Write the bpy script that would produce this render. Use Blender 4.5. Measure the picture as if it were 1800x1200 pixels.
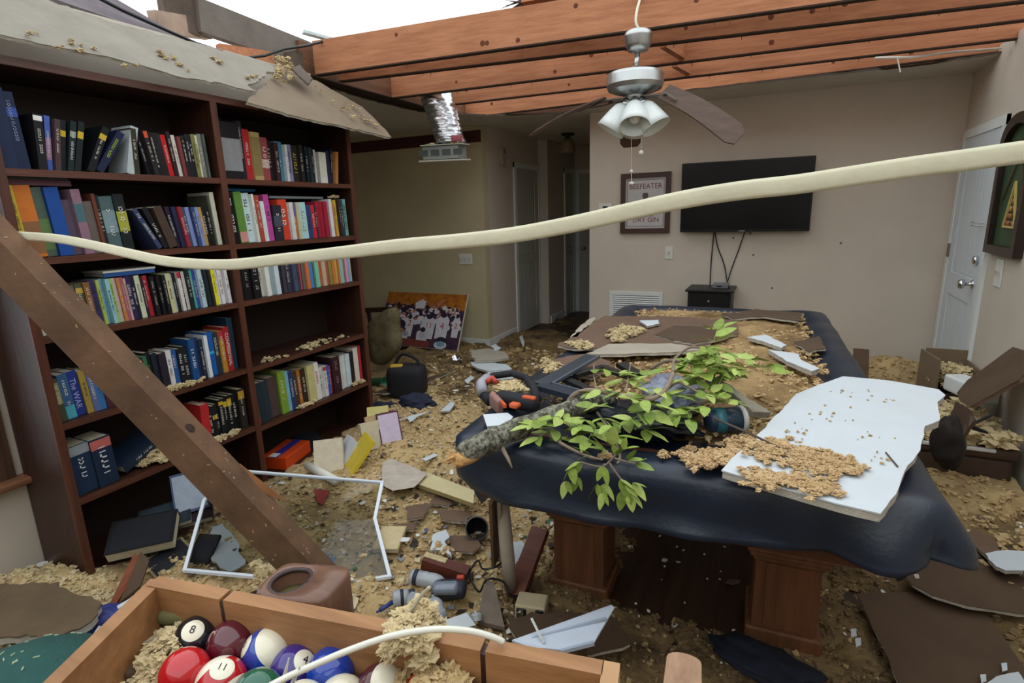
import bpy, math, random
import numpy as np
from mathutils import Vector, Matrix, noise, Euler
random.seed(7); rng = np.random.default_rng(7)
for o in list(bpy.data.objects): bpy.data.objects.remove(o)
SC = bpy.context.scene; COL = SC.collection
PI = math.pi

# ------------------------------------------------------------------ camera
FPX = 975.0; CH = 1.5
def _n(v): return v / np.linalg.norm(v)
_V1 = _n(np.array([480., -240., FPX])); _V3 = _n(np.array([120., 4200., FPX]))
_Z = -_n(_V3 - _V3.dot(_V1) * _V1); _X = np.cross(_V1, _Z)
RW = np.stack([_X, _V1, _Z])                     # world = RW @ (right, down, forward)
cam = bpy.data.cameras.new('camera'); cam.sensor_width = 36; cam.lens = FPX / 1800 * 36
cam.clip_start = 0.02; cam.clip_end = 200
camo = bpy.data.objects.new('camera', cam); COL.objects.link(camo)
m = Matrix.Identity(4)
for i in range(3):
    m[i][0] = RW[i, 0]; m[i][1] = -RW[i, 1]; m[i][2] = -RW[i, 2]
m[0][3] = 0; m[1][3] = 0; m[2][3] = CH
camo.matrix_world = m
SC.camera = camo

# ------------------------------------------------------------------ light: bright overcast sky over the torn-off roof
w = bpy.data.worlds.new('overcast_sky'); SC.world = w; w.use_nodes = True
bg = w.node_tree.nodes['Background']
bg.inputs[0].default_value = (0.90, 0.96, 1.0, 1); bg.inputs[1].default_value = 1.0
SC.view_settings.view_transform = 'Standard'; SC.view_settings.look = 'None'
SC.view_settings.gamma = 1; SC.view_settings.use_curve_mapping = False
SC.view_settings.exposure = 0.95

# ------------------------------------------------------------------ points from the measured room
def ray(x, y): return RW @ _n(np.array([x - 900., y - 600., FPX]))
def PZ(x, y, z): d = ray(x, y); return Vector(np.array([0, 0, CH]) + (z - CH) / d[2] * d)
def PX(x, y, X): d = ray(x, y); return Vector(np.array([0, 0, CH]) + X / d[0] * d)
def PY(x, y, Y): d = ray(x, y); return Vector(np.array([0, 0, CH]) + Y / d[1] * d)
def PD(x, y, D): return Vector(np.array([0, 0, CH]) + RW @ (np.array([x - 900., y - 600., FPX]) / FPX * D))

# ------------------------------------------------------------------ materials
def lin(h):
    h = h.lstrip('#'); c = [int(h[i:i + 2], 16) / 255 for i in (0, 2, 4)]
    return tuple(v / 12.92 if v <= .04045 else ((v + .055) / 1.055) ** 2.4 for v in c)
MATS = {}
def mat(key, col='#808080', rough=.6, var=.12, scale=12, bump=0.0, metal=0, col2=None, stretch=(1, 1, 1),
        detail=6, trans=0, spec=.4, bscale=None, coat=0, sharp=None, emit=0):
    k = (key, col, rough, var, scale, bump, metal, col2, stretch, trans, coat, sharp)
    if k in MATS: return MATS[k]
    M = bpy.data.materials.new(key); M.use_nodes = True; nt = M.node_tree; N = nt.nodes; L = nt.links
    b = N['Principled BSDF']; b.inputs['Roughness'].default_value = rough; b.inputs['Metallic'].default_value = metal
    b.inputs['Specular IOR Level'].default_value = spec
    if trans: b.inputs['Transmission Weight'].default_value = trans
    if coat: b.inputs['Coat Weight'].default_value = coat
    c = lin(col); a = c if not col2 else lin(col2)
    if not col2:
        lo = [v * (1 - var) for v in c]; hi = [min(1, v * (1 + var)) for v in c]
    else: lo, hi = a, c
    tc = N.new('ShaderNodeTexCoord'); mp = N.new('ShaderNodeMapping'); mp.inputs['Scale'].default_value = stretch
    L.new(tc.outputs['Object'], mp.inputs[0])
    nz = N.new('ShaderNodeTexNoise'); nz.inputs['Scale'].default_value = scale; nz.inputs['Detail'].default_value = detail
    nz.inputs['Roughness'].default_value = .65
    L.new(mp.outputs[0], nz.inputs['Vector'])
    r = N.new('ShaderNodeValToRGB'); e = r.color_ramp.elements
    s0, s1 = sharp if sharp else (.3, .7)
    e[0].position = s0; e[1].position = s1; e[0].color = (*lo, 1); e[1].color = (*hi, 1)
    L.new(nz.outputs['Fac'], r.inputs[0]); L.new(r.outputs[0], b.inputs['Base Color'])
    if bump:
        n2 = N.new('ShaderNodeTexNoise'); n2.inputs['Scale'].default_value = bscale or scale * 6; n2.inputs['Detail'].default_value = 5
        L.new(mp.outputs[0], n2.inputs['Vector'])
        bp = N.new('ShaderNodeBump'); bp.inputs['Strength'].default_value = bump; bp.inputs['Distance'].default_value = .01
        L.new(n2.outputs['Fac'], bp.inputs['Height']); L.new(bp.outputs[0], b.inputs['Normal'])
    MATS[k] = M; return M
def wood(key, c1, c2, axis=0, rough=.55, scale=6, coat=0):
    st = [14, 14, 14]; st[axis] = 1.0
    return mat(key, c1, rough, col2=c2, scale=scale * .35, stretch=tuple(st), bump=.15, bscale=scale, coat=coat)

WALL = mat('wall_paint', '#cabfb0', .75, .05, 3, .05, bscale=120)
WALLY = mat('wall_paint_yellowed', '#bfb492', .75, .10, 2.2, .05, bscale=120)
CEIL = mat('ceiling_paint', '#c9c5bb', .85, .06, 4, .2, bscale=160)
WHITE = mat('white_trim', '#d9dcda', .5, .04, 6)
DOORW = mat('white_door_paint', '#ccd4d8', .45, .03, 5)
DARKWOOD = [wood('dark_brown_wood', '#40251a', '#2a160e', a, .45) for a in range(3)]
JOIST = wood('pine_joist', '#b87c56', '#955c3a', 0, .7, 7)
JOISTY = wood('pine_joist', '#b87c56', '#955c3a', 1, .7, 7)
GREYWOOD = mat('weathered_timber', '#55473c', .8, .25, 9, .3)
BEAM = mat('dirty_timber', '#75553c', .75, col2='#4a3726', scale=5, bump=.3, bscale=40)
GYPB = mat('drywall_brown_paper', '#6b5443', .85, .14, 6, .12, bscale=60)
GYPB2 = mat('drywall_dark_paper', '#53402f', .85, .16, 5, .12, bscale=60)
GYPG = mat('drywall_grey_paper', '#a39a8a', .85, .12, 4, .12, bscale=60)
GYPW = mat('drywall_white_face', '#c6cdd1', .7, .04, 7, .05)
GYPE = mat('gypsum_core', '#b8b2a4', .9, .12, 40, .4)
FLUFF = mat('blown_insulation', '#cdb385', 1, col2='#a88c5e', scale=16, bump=.7, bscale=90)
FLUFFP = mat('pale_insulation', '#d6c49a', 1, col2='#b9a47a', scale=22, bump=.7, bscale=90)
FLUFFO = mat('orange_insulation', '#cfb389', 1, col2='#b29164', scale=18, bump=.7, bscale=90)
FLUFFB = mat('wet_brown_debris', '#8d7450', 1, col2='#5e4a30', scale=9, bump=.7, bscale=70)
BLACK = mat('black_plastic', '#17181a', .4, .1)
NAVY = mat('navy_vinyl', '#1b2534', .36, .2, 7, .12, bscale=70, spec=.5)
STEEL = mat('brushed_nickel', '#b8bab8', .32, .05, 20, metal=1)
CHROME = mat('chrome', '#c8c8c8', .15, .03, metal=1)
DUST = mat('plaster_flake', '#dcdad2', .9, .08, 30)

# ------------------------------------------------------------------ mesh builder
class MB:
    def __init__(s): s.v = []; s.f = []
    def add(s, vs, fs):
        k = len(s.v); s.v += [Vector(p) for p in vs]; s.f += [tuple(i + k for i in f) for f in fs]; return s
    def box(s, c, size, R=None):
        c = Vector(c); hx, hy, hz = [q / 2 for q in size]; vs = []
        for x, y, z in ((-1,-1,-1),(1,-1,-1),(1,1,-1),(-1,1,-1),(-1,-1,1),(1,-1,1),(1,1,1),(-1,1,1)):
            p = Vector((x * hx, y * hy, z * hz)); vs.append(c + (R @ p if R else p))
        return s.add(vs, [(3,2,1,0),(4,5,6,7),(0,1,5,4),(1,2,6,5),(2,3,7,6),(3,0,4,7)])
    def bb(s, a, b):
        a = Vector(a); b = Vector(b); return s.box((a + b) / 2, [abs(q) for q in (b - a)])
    def rbox(s, c, size, r=.01, R=None, n=3):
        """box with rounded vertical edges and chamfered top and bottom"""
        c = Vector(c); hx, hy, hz = [q / 2 for q in size]; r = min(r, hx * .95, hy * .95, hz * .95); rings = []
        def ring(ins, z):
            out = []
            for cx, cy, a0 in ((1,1,0),(-1,1,90),(-1,-1,180),(1,-1,270)):
                for k in range(n + 1):
                    a = math.radians(a0 + 90 * k / n)
                    out.append(Vector((cx * (hx - r) + (r - ins) * math.cos(a), cy * (hy - r) + (r - ins) * math.sin(a), z)))
            return out
        for t in range(n + 1):
            a = PI / 2 * t / n; rings.append(ring(r * (1 - math.sin(a)) * .98, -hz + r * (1 - math.cos(a))))
        for t in range(n, -1, -1):
            a = PI / 2 * t / n; rings.append(ring(r * (1 - math.sin(a)) * .98, hz - r * (1 - math.cos(a))))
        m = len(rings[0]); vs = [c + (R @ p if R else p) for q in rings for p in q]; fs = []
        for i in range(len(rings) - 1):
            for j in range(m):
                k = (j + 1) % m; fs.append((i*m+j, i*m+k, (i+1)*m+k, (i+1)*m+j))
        fs.append(tuple(range(m))[::-1]); fs.append(tuple(range((len(rings)-1)*m, len(rings)*m)))
        return s.add(vs, fs)
    def beam(s, p0, p1, w, h, up=(0, 0, 1)):
        p0 = Vector(p0); p1 = Vector(p1); d = (p1 - p0); L = d.length; d.normalize()
        side = d.cross(Vector(up)).normalized(); u = side.cross(d)
        R = Matrix((d, side, u)).transposed()
        return s.box((p0 + p1) / 2, (L, w, h), R)
    def tube(s, path, r, n=8, cap=True):
        path = [Vector(p) for p in path]; m = len(path); rr = r if isinstance(r, (list, tuple)) else [r] * m
        vs = []; prev = None
        for i, p in enumerate(path):
            t = (path[min(i + 1, m - 1)] - path[max(i - 1, 0)]).normalized()
            if prev is None:
                a = Vector((0, 0, 1)) if abs(t.z) < .9 else Vector((1, 0, 0)); u = t.cross(a).normalized()
            else: u = (prev - t * prev.dot(t)).normalized()
            prev = u; q = t.cross(u)
            for k in range(n):
                a = 2 * PI * k / n; vs.append(p + (u * math.cos(a) + q * math.sin(a)) * rr[i])
        fs = [(i*n+k, i*n+(k+1) % n, (i+1)*n+(k+1) % n, (i+1)*n+k) for i in range(m - 1) for k in range(n)]
        if cap: fs += [tuple(range(n))[::-1], tuple(range((m-1)*n, m*n))]
        return s.add(vs, fs)
    def ribbon(s, path, w, h, ups=None):
        """flat strip swept along a path"""
        path = [Vector(p) for p in path]; m = len(path); vs = []
        for i, p in enumerate(path):
            t = (path[min(i + 1, m - 1)] - path[max(i - 1, 0)]).normalized()
            up = Vector(ups[i] if ups else (0, 0, 1)); sd = t.cross(up).normalized(); u = sd.cross(t)
            for a, b in ((-1,-.6),(-.6,-1),(.6,-1),(1,-.6),(1,.6),(.6,1),(-.6,1),(-1,.6)):
                vs.append(p + sd * a * w / 2 + u * b * h / 2)
        fs = [(i*8+k, i*8+(k+1) % 8, (i+1)*8+(k+1) % 8, (i+1)*8+k) for i in range(m - 1) for k in range(8)]
        return s.add(vs, fs + [tuple(range(8))[::-1], tuple(range((m-1)*8, m*8))])
    def lathe(s, prof, c=(0, 0, 0), n=24, R=None, split=False):
        if split:
            for i in range(len(prof) - 1): s.lathe_band(prof[i:i + 2], c, n, R)
            return s
        c = Vector(c); vs = []; m = len(prof)
        for r, z in prof:
            for k in range(n):
                a = 2 * PI * k / n; p = Vector((r * math.cos(a), r * math.sin(a), z)); vs.append(c + (R @ p if R else p))
        fs = [(i*n+k, i*n+(k+1) % n, (i+1)*n+(k+1) % n, (i+1)*n+k) for i in range(m - 1) for k in range(n)]
        fs += [tuple(range(n))[::-1], tuple(range((m-1)*n, m*n))]
        return s.add(vs, fs)
    def lathe_band(s, prof, c, n, R):
        c = Vector(c); vs = []
        for r, z in prof:
            for k in range(n):
                a = 2 * PI * k / n; p = Vector((r * math.cos(a), r * math.sin(a), z)); vs.append(c + (R @ p if R else p))
        return s.add(vs, [(k, (k+1) % n, n+(k+1) % n, n+k) for k in range(n)])
    def prism(s, pts, th, nrm=None):
        pts = [Vector(p) for p in pts]
        if nrm is None:
            nrm = Vector((0, 0, 0)); k = len(pts)
            for i in range(k):
                a, b = pts[i], pts[(i + 1) % k]
                nrm += Vector(((a.y-b.y)*(a.z+b.z), (a.z-b.z)*(a.x+b.x), (a.x-b.x)*(a.y+b.y)))
            nrm.normalize()
        k = len(pts); vs = pts + [p - nrm * th for p in pts]
        fs = [tuple(range(k)), tuple(range(2*k-1, k-1, -1))] + [(i, k+i, k+(i+1) % k, (i+1) % k) for i in range(k)]
        return s.add(vs, fs)
    def sphere(s, c, r, n=12, mrings=8, sq=(1, 1, 1), R=None):
        prof = []
        c = Vector(c); vs = []; fs = []
        for i in range(mrings + 1):
            a = -PI / 2 + PI * i / mrings; rr = max(math.cos(a), .001)
            for k in range(n):
                b = 2 * PI * k / n; p = Vector((r*rr*math.cos(b)*sq[0], r*rr*math.sin(b)*sq[1], r*math.sin(a)*sq[2]))
                vs.append(c + (R @ p if R else p))
        fs = [(i*n+k, i*n+(k+1) % n, (i+1)*n+(k+1) % n, (i+1)*n+k) for i in range(mrings) for k in range(n)]
        return s.add(vs, fs)
    def build(s, name, M, parent=None, smooth=False):
        off = Vector(parent['_o']) if parent is not None and '_o' in parent else Vector((0, 0, 0))
        me = bpy.data.meshes.new(name); me.from_pydata([p - off for p in s.v], [], s.f); me.update()
        if smooth:
            me.polygons.foreach_set('use_smooth', [True] * len(me.polygons))
        o = bpy.data.objects.new(name, me); me.materials.append(M); COL.objects.link(o)
        if parent is not None: o.parent = parent
        return o
def npmesh(name, V, Fq, M, parent=None, smooth=True):
    me = bpy.data.meshes.new(name); me.from_pydata(np.asarray(V).tolist(), [], Fq.tolist() if hasattr(Fq, 'tolist') else Fq); me.update()
    if smooth: me.polygons.foreach_set('use_smooth', [True] * len(me.polygons))
    me.materials.append(M); o = bpy.data.objects.new(name, me); COL.objects.link(o)
    if parent is not None: o.parent = parent
    return o
def tag(o, label, cat, group=None, kind=None):
    o['label'] = label; o['category'] = cat
    if group: o['group'] = group
    if kind: o['kind'] = kind
    return o
def T(name, label, cat, loc, group=None):
    o = bpy.data.objects.new(name, None); COL.objects.link(o); o.empty_display_size = .05
    o.location = loc; o['_o'] = list(loc); return tag(o, label, cat, group)
def struct(name, mb, M, parent=None):
    o = mb.build(name, M, parent)
    if parent is None: o['kind'] = 'structure'
    return o
def sub(mb, name, M, part, root, smooth=False):
    """sub-part: child of a part whose own origin is its root's origin"""
    part['_o'] = list(root['_o']); return mb.build(name, M, part, smooth)
def ragged(pts, amp=.01, seg=.03, seed=0):
    rr = random.Random(seed); out = []; pts = [Vector(p) for p in pts]; k = len(pts)
    for i in range(k):
        a, b = pts[i], pts[(i + 1) % k]; n = max(1, int((b - a).length / seg)); e = (b - a)
        c = pts[(i + 2) % k]; inpl = (c - b); inpl = (inpl - e * (inpl.dot(e) / max(e.length_squared, 1e-9)))
        inpl = inpl.normalized() if inpl.length > 1e-6 else Vector((0, 0, 0))
        n *= 2 if amp > .0035 else 1
        for j in range(n):
            q = a + e * (j / n); f = min(1, j / 2, (n - j) / 2); out.append(q + inpl * amp * f * (1.9 * noise.noise(q * 13 + Vector((seed, 0, 0))) + .7 * rr.uniform(-1, 1)))
    return out
TXT = {}
def text_geo(s, size):
    if s not in TXT:
        cu = bpy.data.curves.new('t', 'FONT'); cu.body = s; cu.size = 1; cu.align_x = 'CENTER'; cu.align_y = 'CENTER'; cu.resolution_u = 3
        ob = bpy.data.objects.new('t', cu); COL.objects.link(ob); bpy.context.view_layer.update()
        me = bpy.data.meshes.new_from_object(ob.evaluated_get(bpy.context.evaluated_depsgraph_get()))
        TXT[s] = ([tuple(v.co) for v in me.vertices], [tuple(p.vertices) for p in me.polygons])
        bpy.data.objects.remove(ob); bpy.data.meshes.remove(me)
    V, Fc = TXT[s]; return [(x * size, y * size) for x, y, _ in V], Fc
def add_text(mb, s, size, c, ux, uy, sx=1.0):
    V, Fc = text_geo(s, size); c = Vector(c); ux = Vector(ux); uy = Vector(uy)
    return mb.add([c + ux * x * sx + uy * y for x, y in V], Fc)
def sheet(name, label, cat, pts, th, M, amp=.008, seg=.04, group=None, edge=GYPE, seed=1, bow=0):
    """broken board: faced slab with a ragged outline; faces and the crumbled edge are separate parts"""
    pts = ragged(pts, amp, seg, seed); c = sum(pts, Vector()) / len(pts)
    t = T(name, label, cat, c, group)
    k = len(pts); n = Vector((0, 0, 0))
    for i in range(k):
        a, b = pts[i], pts[(i + 1) % k]; n += Vector(((a.y-b.y)*(a.z+b.z), (a.z-b.z)*(a.x+b.x), (a.x-b.x)*(a.y+b.y)))
    n.normalize()
    if n.z < 0: pts = pts[::-1]; n = -n
    MB().prism(pts, th * .15, n).build('paper_face', M, t)
    rr = random.Random(seed + 5)
    ins = [p - n * th * .15 + (c - p).normalized() * rr.uniform(0, .006) for p in pts]
    MB().prism(ins, th * .85, n).build('core', edge, t)
    return t

# fluff: clumps of blown insulation, joined into one piece of stuff
def _ico():
    import bmesh
    out = []
    for k in range(16):
        bm = bmesh.new(); bmesh.ops.create_icosphere(bm, subdivisions=2 if k < 10 else 3, radius=1)
        s = random.random() * 50
        for v in bm.verts:
            d = noise.noise(v.co * 1.5 + Vector((s, 0, k))) * 1.0 + noise.noise(v.co * 4.2 + Vector((0, s, k))) * 1.0 + (noise.noise(v.co * 9.5 + Vector((k, s, 0))) * .8 if k >= 10 else 0)
            v.co *= max(.25, 1 + d)
        out.append((np.array([v.co[:] for v in bm.verts]), np.array([[v.index for v in f.verts] for f in bm.faces]))); bm.free()
    return out
ICO = _ico()
def fluff_mesh(pts, sizes, flat=.6, fine=False):
    V = []; Fc = []; k = 0
    for p, s in zip(pts, sizes):
        v, f = ICO[rng.integers(10, 16) if fine else rng.integers(10)]
        a = rng.uniform(0, 6.28, 3); R = np.array(Euler(a).to_matrix())
        q = (v @ R.T) * s * rng.uniform(.7, 1.3, 3) * np.array([1, 1, flat]); V.append(q + np.array(p)); Fc.append(f + k); k += len(v)
    return np.concatenate(V), np.concatenate(Fc)
def fluff(name, label, pts, sizes, M, flat=.6, parent=None, cat='insulation', fine=None):
    fine = len(pts) < 1600 and name != 'insulation_clumps' if fine is None else fine
    V, Fc = fluff_mesh(pts, sizes, flat, fine); o = npmesh(name, V, Fc, M, parent, smooth=False)
    o['kind'] = 'stuff'
    if parent is None: tag(o, label, cat, kind='stuff')
    return o

# ================================================================== THE ROOM
XL, XR, YB, ZC = -2.80, 1.17, 5.42, 2.40
fm = MB().bb((-5, -2.2, -.12), (1.4, 9, 0)); floor = struct('floor', fm, wood('floor_boards', '#4a3426', '#2b1c14', 1, .45))

# left wall with a window whose sill pokes into the frame
sill = PX(20, 838, XL); wz0 = sill.z; wy1 = sill.y - .02
mb = MB()
mb.bb((XL - .12, wy1, 0), (XL, 2.92, ZC)).bb((XL - .12, -2.2, 0), (XL, wy1, wz0)).bb((XL - .12, -2.2, 2.1), (XL, wy1, ZC)).bb((XL - .12, -2.2, wz0), (XL, wy1 - .95, 2.1))
struct('wall_left', mb, WALL)
win = bpy.data.objects.new('window_1', None); COL.objects.link(win); win.location = (XL, wy1, wz0); win['_o'] = [XL, wy1, wz0]; win['kind'] = 'structure'
TRIM = wood('brown_window_trim', '#5a4030', '#3c2a1f', 2, .5)
MB().bb((XL - .02, wy1 - .05, wz0), (XL + .02, wy1 + .03, 2.12)).build('casing', TRIM, win)
MB().bb((XL - .02, wy1 - .98, wz0), (XL + .02, wy1 - .9, 2.12)).build('casing', TRIM, win)
MB().bb((XL - .02, wy1 - .98, 2.1), (XL + .02, wy1 + .03, 2.18)).build('casing', TRIM, win)
MB().rbox((XL + .01, wy1 - .47, wz0 - .015), (.13, 1.1, .03), .01).build('window_sill', mat('sill_wood', '#7a5238', .5, .1), win)
MB().bb((XL - .07, wy1 - .9, wz0), (XL - .062, wy1 - .05, 2.1)).build('pane', mat('window_glass', '#ffffff', .02, trans=1, var=0), win)
MB().bb((XL - .085, wy1 - .9, 1.42), (XL - .05, wy1 - .05, 1.47)).build('sash_bar', TRIM, win)

struct('wall_alcove', MB().bb((-5, 2.80, 0), (XL - .12, 2.92, ZC)), WALL)
struct('wall_far_left', MB().bb((-5.1, 2.8, 0), (-5, 5.5, ZC)), WALL)
struct('wall_back_left', MB().bb((-5, YB, 0), (-2.93, YB + .12, ZC)), WALLY)
struct('wall_back', MB().bb((-1.74, YB, 0), (1.3, YB + .12, ZC + .06)), WALL)
struct('wall_right', MB().bb((XR, -2.2, 0), (XR + .12, YB + .1, ZC + .06)), WALL)
struct('wall_hall_left', MB().bb((-3.05, YB + .12, 0), (-2.93, 6.95, ZC)).bb((-3.05, 6.95, 0), (-2.80, 7.05, ZC)).bb((-2.92, 7.0, 0), (-2.80, 8.0, ZC)), WALL)
struct('wall_rear_light_block', MB().bb((XL - .12, -2.3, 0), (XR + .12, -2.2, ZC)), WALL)  # unseen wall added behind the camera to cut low-angle sky light
struct('wall_hall_right', MB().bb((-1.74, YB + .1, 0), (-1.62, 8.0, ZC)), WALL)
struct('wall_hall_end', MB().bb((-3.0, 8.0, 0), (-1.6, 8.1, ZC)), WALL)
# what is left of the plasterboard ceiling: torn edge in front
E0 = [PZ(1158, 166, ZC), PZ(1300, 150, ZC), PZ(1450, 133, ZC), PZ(1600, 118, ZC), PZ(1700, 104, ZC), PZ(1762, 93, ZC)]
edge = [(-5, 2.85, ZC), (-3.02, 2.95, ZC), (-3.0, 3.4, ZC), (-3.05, 3.9, ZC), (-3.0, 4.45, ZC), (-2.6, 5.0, ZC), (-2.0, 5.25, ZC), (-1.5, 5.12, ZC)] + [tuple(p) for p in E0] + [(1.29, 4.85, ZC)]
rg = []
for i in range(len(edge) - 1):
    a, b = Vector(edge[i]), Vector(edge[i + 1]); n = max(2, int((b - a).length / .06))
    for j in range(n):
        q = a + (b - a) * j / n; rg.append(Vector((q.x + random.uniform(-.012, .012), q.y + random.uniform(-.022, .022), ZC)))
rg.append(Vector(edge[-1]))
out = rg + [Vector((1.29, 8.1, ZC)), Vector((-5, 8.1, ZC))]
out = [Vector((p.x, p.y, ZC + .014)) for p in out]
co = struct('ceiling', MB().prism(out[::-1], .014, Vector((0, 0, 1))), CEIL)
co.data.materials.append(mat('torn_ceiling_edge', '#4e463c', .95, .2, 30))
for pg in co.data.polygons:
    if abs(pg.normal.z) < .5: pg.material_index = 1
# torn wall/ceiling curl at the right corner
# brick-pattern border under the ceiling of the left back wall: a strip of single bricks
tb = MB().bb((-5, YB - .004, 2.235), (-2.93, YB, 2.355)); bord = struct('trim_1', tb, mat('border_mortar', '#58403c', .8, .1))
BRK = mat('border_brick', '#4a2226', .8, .2, 9)
bmesh_ = None
for row in range(3):
    x = -5 + (row % 2) * .11
    while x < -3.0:
        b = MB().bb((0, -.006, 0), (.208, 0, .034)) if bmesh_ is None else None
        if b: ob = b.build('brick', BRK, bord); bmesh_ = ob.data
        else:
            ob = bpy.data.objects.new('brick', bmesh_); COL.objects.link(ob); ob.parent = bord
        ob.location = (x if x + .208 < -2.93 else -2.93 - .21, YB - .004, 2.239 + row * .039); x += .216
# skirting boards
struct('baseboard_back_left', MB().bb((-5, YB - .014, 0), (-2.93, YB, .10)), WHITE)
struct('baseboard_hall_left', MB().bb((-2.93, YB - .01, 0), (-2.916, 6.16, .10)), WHITE)
struct('baseboard_hall_inner', MB().bb((-2.80, 7.0, 0), (-2.786, 7.55, .10)), WHITE)
struct('baseboard_back', MB().bb((-1.74, YB - .014, 0), (1.17, YB, .10)), WHITE)

def door(name, o, ux, uz_w, h, panels, M, frame=.06, knobs=()):
    """panelled door: o = lower hinge corner on the wall face, ux = direction along the wall, nrm into the room"""
    o = Vector(o); ux = Vector(ux); up = Vector((0, 0, 1)); n = ux.cross(up)
    r = bpy.data.objects.new(name, None); COL.objects.link(r); r.location = o; r['_o'] = list(o); r['kind'] = 'structure'
    def bx(mbb, a, b, z0, z1, d0, d1):
        vs = [o + ux * x + up * z + n * d for x in (a, b) for z in (z0, z1) for d in (d0, d1)]
        mbb.add(vs, [(0,1,3,2),(4,6,7,5),(0,4,5,1),(2,3,7,6),(0,2,6,4),(1,5,7,3)]); return mbb
    wd = uz_w
    bx(MB(), -frame, 0, 0, h + frame, 0, .02).build('casing', WHITE, r); bx(MB(), wd, wd + frame, 0, h + frame, 0, .02).build('casing', WHITE, r)
    bx(MB(), -frame, wd + frame, h, h + frame, 0, .021).build('casing', WHITE, r)
    st = .11 * wd / .8 + .02
    bx(MB(), 0, st, .01, h, 0, .014).build('stile', M, r); bx(MB(), wd - st, wd, .01, h, 0, .014).build('stile', M, r)
    zs = [.01, .22] + panels + [h]
    rails = [(zs[0], zs[1])] + [(a, b) for a, b in zip(panels[0::2], panels[1::2])] + [(h - .12, h)]
    for a, b in rails: bx(MB(), st, wd - st, a, b, 0, .0138).build('rail', M, r)
    lo = [rails[i][1] for i in range(len(rails) - 1)]; hi = [rails[i + 1][0] for i in range(len(rails) - 1)]
    for a, b in zip(lo, hi):
        k = 7
        for i in range(k):
            x0 = st + (wd - 2 * st) * i / k; x1 = st + (wd - 2 * st) * (i + 1) / k
            bx(MB(), x0 + .004, x1 - .004, a + .015, b - .015, 0, .007).build('panel_bead', M, r)
        bx(MB(), st, wd - st, a, b, 0, .003).build('panel', M, r)
    return r, o, ux, n
# entrance door on the right wall (hinged at the far side)
dr, do, du, dn = door('door_1', (XR, 5.30, 0), (0, -1, 0), .80, 1.93, [.82, .98], DOORW)
for z, y in ((.955, 4.60), (1.115, 4.58)):
    R = Matrix.Rotation(-PI / 2, 3, 'Y')
    if z < 1: pr = [(.03, 0), (.03, .008), (.012, .012), (.012, .04), (.028, .05), (.033, .065), (.026, .08), (.005, .084)]
    else: pr = [(.028, 0), (.028, .02), (.022, .028), (.005, .03)]
    MB().lathe(pr, (XR - .013, y, z), 20, R).build('door_knob' if z < 1 else 'deadbolt', CHROME, dr, True)
for z in (1.78, 1.13, .24): MB().bb((XR - .026, 5.285, z - .05), (XR - .012, 5.325, z + .05)).build('hinge', mat('brass_hinge', '#8a8274', .4, metal=.8), dr)
mbl = MB().tube([(XR - .02, 4.55, 1.355), (XR - .06, 4.57, 1.355), (XR - .06, 4.66, 1.355), (XR - .02, 4.66, 1.355)], .004)
mbl.tube([(XR - .02, 4.55, 1.335), (XR - .06, 4.57, 1.335), (XR - .06, 4.66, 1.335)], .004).build('swing_latch', STEEL, dr)
# hallway doors
HD = mat('hall_door_paint', '#b3b2a8', .5, .04, 5)
d2, *_ = door('door_2', (-2.93, 6.24, 0), (0, 1, 0), .66, 2.02, [.88, .98], HD)
d3, *_ = door('door_3', (-2.80, 7.60, 0), (0, 1, 0), .30, 2.02, [.88, .98], HD)
d4, *_ = door('door_4', (-2.72, 8.0, 0), (1, 0, 0), .80, 2.02, [.88, .98], HD)
for dd, c, ax in ((d3, (-2.78, 7.66, .96), 'Y'), (d4, (-2.64, 7.985, .96), 'X')):
    R = Matrix.Rotation(PI / 2, 3, 'Y') if ax == 'Y' else Matrix.Rotation(PI / 2, 3, 'X')
    MB().lathe([(.028, 0), (.012, .012), (.012, .04), (.03, .055), (.028, .07), (.005, .075)], c, 16, R).build('door_knob', STEEL, dd, True)

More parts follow.
